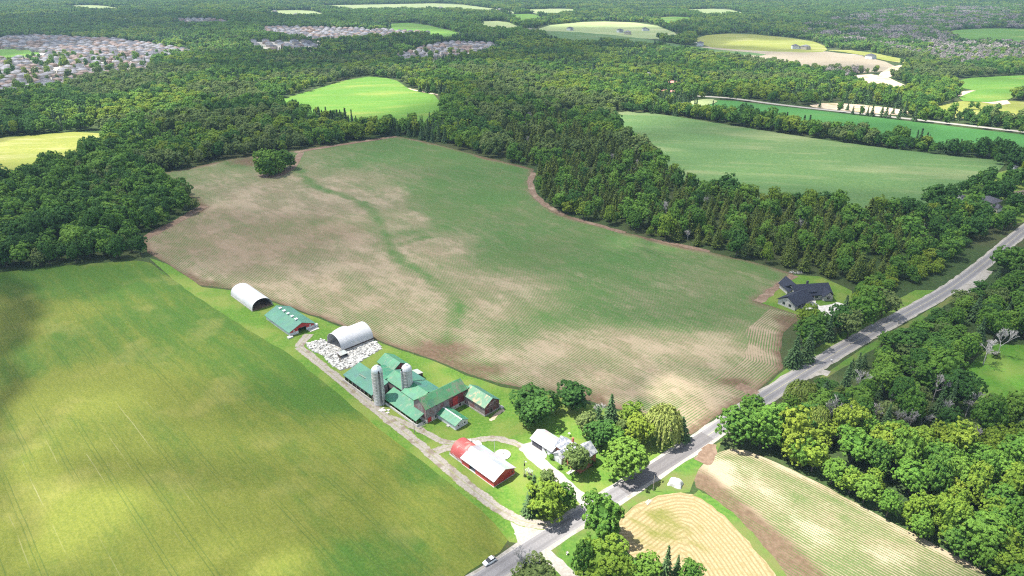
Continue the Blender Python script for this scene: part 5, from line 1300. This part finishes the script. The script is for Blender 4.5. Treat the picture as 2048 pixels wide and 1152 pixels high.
for (u, v, hh, lb) in ((1094, 905, 1.5, "yellow flowering shrub before the farmhouse porch"), (1103, 918, 1.9, "dark rounded shrub beside the farmhouse porch steps"), (1120, 938, 1.4, "leafy green garden shrub below the porch bed"), (1176, 930, 2.8, "tall narrow shrub at the farmhouse brick corner"), (1190, 932, 1.6, "bushy shrub in the flower bed by brick gable"), (1058, 958, 1.2, "low flowering shrub under the white arbour"), (1990, 715, 3.0, "lone dark round bush in the bright meadow"), (1050, 953, 1.0, "low leafy plant at the foot of the light pole")):
    x, y = G(u, v); o = put_tree("shrub", x, y, hh, hh * 1.15, lb)
    if "yellow" in lb:
        me = o.children[1].data.copy(); me.materials.clear(); me.materials.append(M["yellow_flower"]); o.children[1].data = me
DEADXY = []
for i, (u0, u1, vt, vb) in enumerate(((1640, 1668, 790, 866), (1658, 1694, 794, 858), (1782, 1806, 812, 872), (1800, 1824, 808, 878), (1824, 1852, 818, 868), (1846, 1884, 742, 810), (1888, 1908, 742, 776), (1908, 1952, 772, 842), (1928, 1950, 850, 900), (1892, 1962, 872, 926), (1944, 1988, 672, 736), (1976, 2010, 650, 720), (1836, 1870, 880, 926), (1812, 1832, 730, 770), (1760, 1790, 770, 826), (1870, 1900, 800, 850), (1730, 1756, 800, 850), (1990, 2030, 860, 912), (1700, 1730, 740, 790))):
    DEADXY.append(G((u0 + u1) / 2, vb - 8))
    tree_at("dead", u0, u1, vt, vb, "bare grey dead tree in the wood across the road", "grey dead trees in the roadside wood")

# -- woods: every tree has its own spot on the ground
def road_clear(x, y):
    ok = np.ones(x.shape, bool)
    for l, wd in ROADS: ok &= dist_line(x, y, l) > wd
    return ok
TOWNP = [Gs(t[0]) for t in TOWN.values()]
def clear_of(x, y, m):
    ok = road_clear(x, y)
    for pl in OPEN:
        P = np.array(pl); x0, y0 = P.min(0) - m; x1, y1 = P.max(0) + m
        s = (x > x0) & (x < x1) & (y > y0) & (y < y1) & ok
        if not s.any(): continue
        xs, ys = x[s], y[s]; b = inside(xs, ys, pl)
        if m > 0:
            for dx, dy in ((m, 0), (-m, 0), (0, m), (0, -m)): b |= inside(xs + dx, ys + dy, pl)
        ok[np.where(s)[0][b]] = False
    return ok
def jgrid(x0, x1, y0, y1, sp, seed):
    r_ = np.random.default_rng(seed); X, Y = np.meshgrid(np.arange(x0, x1, sp), np.arange(y0, y1, sp)); X = X.astype(float); X[::2] += sp / 2
    X = X.ravel() + r_.uniform(-.42, .42, X.size) * sp; Y = Y.ravel() + r_.uniform(-.42, .42, X.size) * sp; return X, Y
def pxv(x, y):
    f = y * math.cos(PITCH) + CAM_H * math.sin(PITCH); up = y * math.sin(PITCH) - CAM_H * math.cos(PITCH)
    return 1024 + FPX * x / f, 576 - FPX * up / f
SOUTH = Gs([(1438, 896), (1480, 860), (1560, 816), (1620, 780), (1700, 732), (1800, 670), (1900, 610), (1985, 550), (2048, 500), (2250, 380), (2500, 700), (2500, 1260), (2070, 1240), (1972, 1136), (1850, 1070), (1735, 1000), (1620, 945), (1510, 900)])
LEFTW = Gs([(-300, 565), (0, 545), (130, 531), (285, 520), (405, 415), (300, 350), (200, 300), (-300, 420)])
CEDARW = Gs([(1070, 345), (1085, 400), (1260, 462), (1520, 522), (1620, 560), (1720, 585), (1830, 520), (1860, 470), (1780, 440), (1560, 425), (1400, 395), (1300, 330), (1100, 230), (980, 260)])
DEADW = [Gs([(1640, 150), (1720, 145), (1810, 165), (1720, 168)]), Gs([(1560, 60), (1800, 20), (2300, 10), (2300, 110), (1900, 135), (1820, 110), (1700, 95)])]
def classify(x, y, seed):
    """kind for each tree by the stand it grows in"""
    r_ = np.random.default_rng(seed); n = len(x); q = r_.uniform(size=n); patch = fbm(x / 110, y / 110, 31, 5); p2 = fbm(x / 90 + 9, y / 90, 57, 5)
    kd = np.full(n, "green", dtype=object)
    kd[(p2 > .58) & (q < .75)] = "lime"; kd[(p2 < .40) & (q < .7)] = "dark"; kd[(patch > .57)] = "dull"; kd[q < .10] = "dark"; kd[(q > .92)] = "lime"; kd[(patch < .36) & (q < .7)] = "spruce"
    kd[(kd == "spruce") & (y < 650)] = "dark"
    c = inside(x, y, CEDARW); kd[c & (kd == "spruce")] = "dark"; kd[c & (kd == "lime")] = "green"; kd[c & (q < .66)] = "cedar"; kd[c & (q > .985)] = "dead"
    l = inside(x, y, LEFTW); kd[l & (q < .6)] = "green"; kd[l & (q >= .6)] = "dark"; kd[l & (q > .95)] = "dull"
    s = inside(x, y, SOUTH); u, v = pxv(x, y); sun_ = s & (v > 880 + .02 * (u - 1450)); kd[s] = np.where(q[s] < .55, "green", np.where(q[s] < .72, "spruce", np.where(q[s] < .86, "dull", "dark")))
    kd[sun_] = np.where(q[sun_] < .38, "green", np.where(q[sun_] < .92, "lime", "dull"))  # sunlit side gets more lime leaves: its brightness is put into leaf colour
    for dz in DEADW: m_ = inside(x, y, dz); kd[m_ & (q < .6)] = "twig"
    return kd
# near and middle distance
X, Y = jgrid(-700, 900, 105, 900, 7.6, 3)
u, v = pxv(X, Y); keep = (u > -220) & (u < 2270) & (v < 1250); X, Y = X[keep], Y[keep]
south = inside(X, Y, SOUTH); u, v = pxv(X, Y)
keep = (south | (v < 700)) & clear_of(X, Y, 3.0)
ham = inside(X, Y, Gs(HAML)); keep &= ~(ham & (rng.uniform(size=len(X)) < .62))
verge_side = (v >= 545) & ~south
line_road = dist_line(X, Y, road_w)
keep &= ~(verge_side & (X < 140)) & ~(~south & (line_road < 14) & (v > 470)) & (line_road > 9)
for (hx, hy) in DEADXY: keep &= (np.hypot(X - hx, Y - hy) > 3.0) & ~((np.abs(X - hx - (Y - hy) * hx / hy) < 2.6) & (Y < hy) & (Y > hy - 7))
for (hx, hy) in [G(u_, v_) for u_, v_, *_ in NAMED]: keep &= np.hypot(X - hx, Y - hy) > 11
keep &= ~((fbm(X / 22, Y / 22, 77) < .30) & ~inside(X, Y, LEFTW))
X, Y = X[keep], Y[keep]
# hedgerows
def along(line, sp, jit, seed):
    r_ = np.random.default_rng(seed); L = resample(Gs(line), sp, False); A = np.array(L); return A[:, 0] + r_.uniform(-jit, jit, len(A)), A[:, 1] + r_.uniform(-jit, jit, len(A))
hx = []
for ln, sp, jt, kd_ in (([(1240, 222), (1400, 233), (1540, 256), (1700, 281), (1900, 305), (2060, 324)], 7, 4, "dark"), ([(1250, 216), (1340, 226), (1420, 238)], 7, 4, "lime"), ([(1760, 226), (1830, 232), (1920, 243)], 9, 5, "spruce"), ([(1640, 215), (1690, 222)], 22, 4, "spruce"), ([(1940, 250), (1990, 254)], 24, 4, "spruce"), ([(1930, 218), (1985, 222)], 13, 5, "green"), ([(2020, 246), (2080, 252)], 9, 4, "dark"), ([(2004, 330), (2060, 336), (2120, 350)], 8, 6, "dark"), ([(1600, 940), (1660, 972), (1720, 1003), (1840, 1072), (1960, 1142), (2040, 1195)], 8, 1.2, "green"), ([(1580, 925), (1700, 988), (1820, 1056), (1990, 1150)], 15, 1.5, "lime")):
    a, b = along(ln, sp, jt, len(hx) + 5); hx.append((a, b, kd_))
KD = classify(X, Y, 17); HS = np.random.default_rng(8).normal(1.0, .25, len(X)).clip(.5, 1.5)
X = np.concatenate([X] + [h[0] for h in hx]); Y = np.concatenate([Y] + [h[1] for h in hx]); KD = np.concatenate([KD] + [np.array([h[2]] * len(h[0]), dtype=object) for h in hx]); HS = np.concatenate([HS] + [np.full(len(h[0]), .8) for h in hx])
u, v = pxv(X, Y); dist = np.hypot(np.hypot(X, Y), CAM_H); inv = (u > -25) & (u < 2070) & (v < 1210)
order = np.argsort(dist); single = np.zeros(len(X), bool); cnt = {}
CAP = {"green": 150, "lime": 100, "dark": 60, "dull": 40, "spruce": 110, "cedar": 200, "dead": 40, "twig": 0}
for i in order:
    if inv[i] and cnt.get(KD[i], 0) < CAP[KD[i]]: single[i] = True; cnt[KD[i]] = cnt.get(KD[i], 0) + 1
DESC = {"green": "leafy green tree", "lime": "yellow green tree", "dark": "dark green tree", "dull": "dull olive tree", "spruce": "pointed conifer", "cedar": "olive cedar", "dead": "bare grey tree"}
inS = inside(X, Y, SOUTH); inL = inside(X, Y, LEFTW); inC = inside(X, Y, CEDARW)
SIZE = {"green": (13, 9.6), "lime": (12.5, 9.2), "dark": (13.5, 10.5), "dull": (12, 8.6), "spruce": (14, 6.6), "cedar": (11.5, 6.0), "dead": (11, 7.0)}
EDGE = ~clear_of(X, Y, 11.0) | (dist_line(X, Y, road_w) < 20)
for i in np.where(single)[0]:
    where, grp = (("the wood across the paved road", "the roadside wood") if inS[i] else ("the dark wood beyond the wheat field", "the wood by the wheat field") if inL[i] else ("the wood behind the crop field", "the wood behind the crop field") if inC[i] else ("the tree cover around far fields", "the tree cover around the far fields"))
    h_, w_ = SIZE[KD[i]]
    if inS[i] and KD[i] not in ("spruce", "dead"): w_ *= 1.08
    rd_ = float(dist_line(X[i:i + 1], Y[i:i + 1], road_w)[0]); f_ = min(1.0, .42 + .58 * max(0, rd_ - 9) / 26) if X[i] > 60 else 1.0; h_ *= f_; w_ *= .45 + .55 * f_
    sz_ = "small" if HS[i] < .86 else "tall" if HS[i] > 1.16 else "mid sized"; ed = EDGE[i]
    put_tree(KD[i], float(X[i]), float(Y[i]), h_ * HS[i], w_ * (HS[i] * .6 + .4) * random.uniform(.72, 1.18), f"{sz_} {DESC[KD[i]]} {'on the edge of' if ed else 'deep within'} {where}", f"{sz_} {KD[i]} trees {'on the edge of' if ed else 'within'} {grp}")

# the remaining woodland: thousands of trees nobody could count, placed one by one as instances of a few crowns
shapes = bpy.data.collections.new("tree_shapes")
SH = []
def shape(name, me):
    o = bpy.data.objects.new(name, me); shapes.objects.link(o); SH.append(name); return len(SH) - 1
IDX = {}
for kind in ("green", "lime", "dark", "dull", "twig"):
    for s in (0, 1):
        cm, lb = broad(200 + s + len(SH) * 3, 13, 5.0, 110, 11, .55, LM[kind], nlobe=9, name="crown_shape"); IDX.setdefault(kind, []).append(shape(f"shape_{len(SH):02d}_{kind}", cm))
for s in (0, 1): IDX.setdefault("spruce", []).append(shape(f"shape_{len(SH):02d}_spruce", spruce(300 + s, 14, 3.3, 17, 9, .7, LM["spruce"])))
for s in (0, 1): IDX.setdefault("cedar", []).append(shape(f"shape_{len(SH):02d}_cedar", spruce(310 + s, 12, 2.9, 15, 8, .7, LM["cedar"], .62, lift=.35)))
for s in (0, 1): IDX.setdefault("dead", []).append(shape(f"shape_{len(SH):02d}_dead", dead_mesh(330 + s, 12, .42, depth=3, n0=4)))
# clumps of several small crowns for the far distance
def clump(seed, mix):
    r_ = np.random.default_rng(seed); VV = []; FF = []; va = []; mi = []; mats = []; nb = 0
    for j in range(9):
        kd = mix[r_.integers(len(mix))]; a = r_.uniform(0, 6.28); q = math.sqrt((j + .5) / 9) * 13
        if kd in ("spruce", "cedar"): me = spruce(seed * 10 + j, r_.uniform(10, 14), r_.uniform(2.6, 3.4), 9, 6, 1.2, LM[kd], .8)
        else: me, _ = broad(seed * 10 + j, r_.uniform(9.5, 13.5), r_.uniform(3.8, 5.4), 34, 7, 1.05, LM[kd], nlobe=5, core=False)
        n = len(me.vertices); c = np.empty(n * 3, np.float32); me.vertices.foreach_get("co", c); c = c.reshape(-1, 3) + np.array([q * math.cos(a), q * math.sin(a), 0])
        vv = np.empty(n, np.float32); me.attributes["var"].data.foreach_get("value", vv)
        if kd not in mats: mats.append(kd)
        VV.append(c); FF.append(np.arange(n).reshape(-1, 4) + nb); va.append(np.clip(vv * .6 + r_.uniform(-.1, .5), 0, 1)); mi += [mats.index(kd)] * (n // 4); nb += n; bpy.data.meshes.remove(me)
    me = np_mesh("clump_shape", np.concatenate(VV), np.concatenate(FF)); fattr(me, "var", np.concatenate(va))
    for kd in mats: me.materials.append(LM[kd])
    me.polygons.foreach_set("material_index", np.array(mi, np.int32)); return me
CL = []
for i, mx in enumerate((("green", "green", "dark"), ("green", "lime", "green", "dull"), ("green", "spruce", "dark"), ("dull", "green", "cedar"), ("spruce", "spruce", "dark"), ("green", "green", "lime"))):
    CL.append(shape(f"shape_{len(SH):02d}_clump", clump(500 + i, mx)))
DC = shape(f"shape_{len(SH):02d}_deadclump", clump(520, ("twig", "twig", "twig", "dull")))

def gn_points(name, label, P, rot, scl, idx):
    me = bpy.data.meshes.new(name); me.vertices.add(len(P)); me.vertices.foreach_set("co", np.ascontiguousarray(P, np.float32).ravel())
    fattr(me, "rot", rot); a = me.attributes.new("idx", 'INT', 'POINT'); a.data.foreach_set("value", np.ascontiguousarray(idx, np.int32))
    a = me.attributes.new("scl", 'FLOAT_VECTOR', 'POINT'); a.data.foreach_set("vector", np.ascontiguousarray(scl, np.float32).ravel()); me.update()
    o = new_obj(name, me); ng = bpy.data.node_groups.new(name, 'GeometryNodeTree')
    ng.interface.new_socket("Geometry", in_out='INPUT', socket_type='NodeSocketGeometry'); ng.interface.new_socket("Geometry", in_out='OUTPUT', socket_type='NodeSocketGeometry')
    nd = ng.nodes; gi = nd.new("NodeGroupInput"); go = nd.new("NodeGroupOutput"); ip = nd.new("GeometryNodeInstanceOnPoints"); ci = nd.new("GeometryNodeCollectionInfo")
    ci.inputs["Collection"].default_value = shapes; ci.inputs["Separate Children"].default_value = True; ci.inputs["Reset Children"].default_value = True
    def na(n_, ty):
        x = nd.new("GeometryNodeInputNamedAttribute"); x.data_type = ty; x.inputs["Name"].default_value = n_; return x.outputs["Attribute"]
    L = ng.links.new; cx = nd.new("ShaderNodeCombineXYZ"); L(na("rot", 'FLOAT'), cx.inputs[2])
    L(gi.outputs[0], ip.inputs["Points"]); L(ci.outputs[0], ip.inputs["Instance"]); ip.inputs["Pick Instance"].default_value = True
    L(na("idx", 'INT'), ip.inputs["Instance Index"]); L(cx.outputs[0], ip.inputs["Rotation"]); L(na("scl", 'FLOAT_VECTOR'), ip.inputs["Scale"]); L(ip.outputs[0], go.inputs[0])
    md = o.modifiers.new("placing", 'NODES'); md.node_group = ng
    return tag(o, label, "woodland", kind="stuff")

r_ = np.random.default_rng(77)
rest = ~single; xs, ys, ks, hs = X[rest], Y[rest], KD[rest], HS[rest]; n = len(xs)
# 900 m to 1500 m: still single trees
X2, Y2 = jgrid(-1500, 1700, 900, 1500, 9.5, 6); u2, v2 = pxv(X2, Y2); kp = (u2 > -160) & (u2 < 2210) & clear_of(X2, Y2, 3.0)
tn_ = np.zeros(len(X2), bool)
for pl in TOWNP: tn_ |= inside(X2, Y2, pl)
kp &= ~(tn_ & (r_.uniform(size=len(X2)) < .80))
HA = np.array([(h[0], h[1]) for h in houses] + [G(*q) for q in FARH] + [G(q[0], q[1]) for q in NAMED])
def house_clear(x, y, m):
    ok = np.ones(len(x), bool)
    for a, b in HA:
        ok &= (np.abs(x - a) > m) | (np.abs(y - b) > m)
    return ok
X2, Y2 = X2[kp], Y2[kp]; hk = house_clear(X2, Y2, 9); X2, Y2 = X2[hk], Y2[hk]
K2 = classify(X2, Y2, 23); H2 = r_.uniform(.75, 1.25, len(X2))
xs = np.concatenate([xs, X2]); ys = np.concatenate([ys, Y2]); ks = np.concatenate([ks, K2]); hs = np.concatenate([hs, H2]); n = len(xs)
idx = np.array([IDX[k_][int(q * 2) % 2] for k_, q in zip(ks, r_.uniform(size=n))]); ww = r_.uniform(.68, 1.22, n)
gn_points("woodland", "continuous green woodland around the middle distance fields", np.stack([xs, ys, np.zeros(n)], 1), r_.uniform(0, 6.28, n), np.stack([hs * .95 * ww, hs * .95 * ww, hs], 1), idx)
# beyond: clumps
X3, Y3 = jgrid(-4300, 4300, 1490, 5600, 23, 9); u3, v3 = pxv(X3, Y3); kp = (u3 > -160) & (u3 < 2210); X3, Y3 = X3[kp], Y3[kp]
kp = clear_of(X3, Y3, 7.0)
tn_ = np.zeros(len(X3), bool)
for pl in TOWNP: tn_ |= inside(X3, Y3, pl)
kp &= ~tn_; X3, Y3 = X3[kp], Y3[kp]; hk = house_clear(X3, Y3, 15); X3, Y3 = X3[hk], Y3[hk]; n3 = len(X3)
pt = fbm(X3 / 200, Y3 / 200, 41, 5); ci_ = np.clip(((pt - .33) / .34 * 6).astype(int) + r_.integers(-1, 2, n3), 0, 5); id3 = np.array([CL[c] for c in ci_]); q3 = r_.uniform(size=n3)
s3 = r_.uniform(.75, 1.3, n3); sz = np.stack([s3, s3, s3 * r_.uniform(.8, 1.15, n3)], 1)
dd = np.zeros(n3, bool)
for dz in DEADW: dd |= inside(X3, Y3, dz)
dd &= (q3 < .6) & (fbm(X3 / 150, Y3 / 150, 19) > .38); id3[dd] = DC; sz[dd] *= np.array([1.0, 1.0, 1.0])
gn_points("far_woodland", "hazy far woodland stretching to the top of the view", np.stack([X3, Y3, np.zeros(n3)], 1), r_.uniform(0, 6.28, n3), sz, id3)
print("TREES single", int(single.sum()), "woodland", n, "far clumps", n3, "houses", len(houses))

# houses past the counted ones: one object
if len(houses) > NH:
    VV = []; FF = []; MI = []; mats = []; nb = 0
    for Xh, Yh, a, kd, tn in houses[NH:]:
        c_, s_ = math.cos(a), math.sin(a)
        for n_, me in HP[kd][:2]:
            m = me.materials[0]
            if m not in mats: mats.append(m)
            for vtx in me.vertices: VV.append((Xh + c_ * vtx.co.x - s_ * vtx.co.y, Yh + s_ * vtx.co.x + c_ * vtx.co.y, vtx.co.z))
            for p in me.polygons: FF.append(tuple(nb + i for i in p.vertices)); MI.append(mats.index(m))
            nb += len(me.vertices)
    me = bpy.data.meshes.new("far_houses"); me.from_pydata(VV, [], FF); me.update()
    for m in mats: me.materials.append(m)
    me.polygons.foreach_set("material_index", np.array(MI, np.int32))
    tag(new_obj("far_houses", me), "crowded roofs of the farthest subdivision streets", "houses", kind="stuff")

# ------------------------------------------------------------------ broken cloud layer high above (the patches of shade on the land)
CLOUD_Z = 900.0
off = np.array([sdir.x, sdir.y]) / sdir.z * CLOUD_Z
shade_f = blobs([
    (1024, 20, 1400, 22, .35), (260, 48, 420, 20, .82), (1000, 100, 420, 28, .82), (1150, 72, 220, 14, .75),
    (350, 185, 420, 38, .18), (250, 235, 150, 50, .0), (80, 292, 140, 36, .05), (710, 192, 165, 42, .0), (900, 152, 150, 20, .10), (1180, 175, 190, 40, .15), (1290, 215, 110, 26, .10), (1262, 246, 46, 16, .0),
    (1420, 122, 220, 18, .15), (1720, 175, 330, 40, .08), (1930, 232, 220, 22, .05), (1600, 88, 160, 9, .10), (1200, 47, 180, 7, .10), (1900, 120, 280, 34, .12),
    (180, 122, 230, 42, .0), (690, 67, 190, 12, .0), (900, 104, 120, 14, .45), (1600, 325, 330, 62, .42), (1560, 235, 260, 12, .42), (1950, 275, 200, 14, .45), (1990, 765, 90, 60, .35),
    (740, 590, 230, 90, .54), (1010, 610, 160, 70, .56), (1266, 487, 44, 13, .05), (900, 690, 200, 60, .52), (1230, 690, 220, 45, .46), (560, 470, 240, 90, .66),
    (780, 770, 220, 95, .34), (600, 640, 170, 60, .36), (300, 860, 560, 270, .48), (330, 640, 420, 90, .48), (640, 800, 150, 80, .55), (430, 800, 170, 46, .66), (90, 700, 130, 60, .54), (560, 940, 200, 40, .6), (140, 1010, 150, 120, .0), (10, 910, 70, 70, .1), (470, 1130, 130, 60, .02), (180, 815, 120, 36, .22), (240, 930, 130, 34, .72), (730, 1140, 110, 50, .65), (930, 1010, 110, 100, .08),
    (1120, 960, 230, 130, .0), (1320, 850, 110, 80, .0), (1290, 770, 120, 30, .12), (1500, 1060, 520, 170, .0), (1560, 890, 130, 55, .05), (1750, 1010, 330, 110, .0), (1980, 985, 140, 60, .05), (1600, 765, 70, 24, .25)], .67, .30)
def cloud(name, x0, x1, y0, y1, sp, hole=None, zt=1.0):
    xs_ = np.arange(x0, x1 + sp, sp); ys_ = np.arange(y0, y1 + sp, sp); Xc, Yc = np.meshgrid(xs_, ys_); sh = shade_f(Xc, Yc)
    ox, oy = pxv(Xc, np.maximum(Yc, 60)); outv = (Yc < 110) | (ox < -150) | (ox > 2200) | (Yc > 4200)
    sh = np.where(outv, np.clip((fbm(Xc / 420, Yc / 420, 61) - .36) * 4, 0, .85), sh)
    sh = np.clip(sh + (fbm(Xc / 45, Yc / 45, 71) - .5) * .22 * (sh > .02) * (sh < .98), 0, .92)
    th = -np.log(1 - np.clip(sh, 0, .93)) * 70
    bot = CLOUD_Z - .10 * th + (fbm(Xc / 60, Yc / 60, 91) - .5) * 6; top = bot + th * (1.0 + .6 * (fbm(Xc / 80, Yc / 80, 81) - .5)) + .2
    ny, nx = Xc.shape; XX = Xc + off[0]; YY = Yc + off[1]
    V = np.concatenate([np.stack([XX, YY, bot], -1).reshape(-1, 3), np.stack([XX, YY, top], -1).reshape(-1, 3)])
    I, J = np.meshgrid(np.arange(ny - 1), np.arange(nx - 1), indexing='ij'); a = (I * nx + J).ravel(); q = np.stack([a, a + 1, a + nx + 1, a + nx], 1)
    shc = sh.ravel()[q].max(1); cx_ = Xc.ravel()[q].mean(1); cy_ = Yc.ravel()[q].mean(1); ok = shc > .03
    if hole: ok &= ~((cx_ > hole[0]) & (cx_ < hole[1]) & (cy_ > hole[2]) & (cy_ < hole[3]))
    q = q[ok]; N0 = ny * nx
    me = np_mesh(name, V, np.concatenate([q[:, ::-1], q + N0])); a_ = 1 - np.sqrt(1 - np.clip(sh.ravel(), 0, .93)); fattr(me, "veil", np.concatenate([a_, a_]))
    me.polygons.foreach_set("use_smooth", np.ones(len(me.polygons), bool))
    o = new_obj(name, me, M["cloud"]); return tag(o, "broken white cumulus layer drifting over the countryside", "cloud", kind="stuff")
ct = NT("cloud_vapour", 1.0, 0.0)
df = ct.n("ShaderNodeBsdfDiffuse"); df.inputs[0].default_value = (.9, .9, .9, 1); tl = ct.n("ShaderNodeBsdfTranslucent"); tl.inputs[0].default_value = (.62, .63, .66, 1)
ms = ct.n("ShaderNodeMixShader"); ms.inputs[0].default_value = .5; ct.link(df.outputs[0], ms.inputs[1]); ct.link(tl.outputs[0], ms.inputs[2])
tp = ct.n("ShaderNodeBsdfTransparent"); m2 = ct.n("ShaderNodeMixShader"); ct.link(ct.attr("veil"), m2.inputs[0]); ct.link(tp.outputs[0], m2.inputs[1]); ct.link(ms.outputs[0], m2.inputs[2])
ct.link(m2.outputs[0], ct.t.nodes["Material Output"].inputs[0]); M["cloud"] = ct.m
HOLE = (-360, 480, 100, 740)
cloud("cloud_bank", HOLE[0], HOLE[1], HOLE[2], HOLE[3], 8.0)
cloud("cloud_bank", -4200, 4200, -2500, 6200, 40.0, HOLE)

# ------------------------------------------------------------------ haze
k = MB(); k.box(-15800, 15800, -3300, 15800, -1.2, 172)
hz = k.build("haze", None); hm = bpy.data.materials.new("haze_air"); hm.use_nodes = True; ht = hm.node_tree; ht.nodes.clear()
ho = ht.nodes.new("ShaderNodeOutputMaterial"); pv = ht.nodes.new("ShaderNodeVolumePrincipled"); pv.inputs["Color"].default_value = (.52, .76, 1.0, 1); pv.inputs["Density"].default_value = 0.70e-4; pv.inputs["Anisotropy"].default_value = 0.0
ht.links.new(pv.outputs[0], ho.inputs["Volume"]); hz.data.materials.append(hm); tag(hz, kind="stuff")
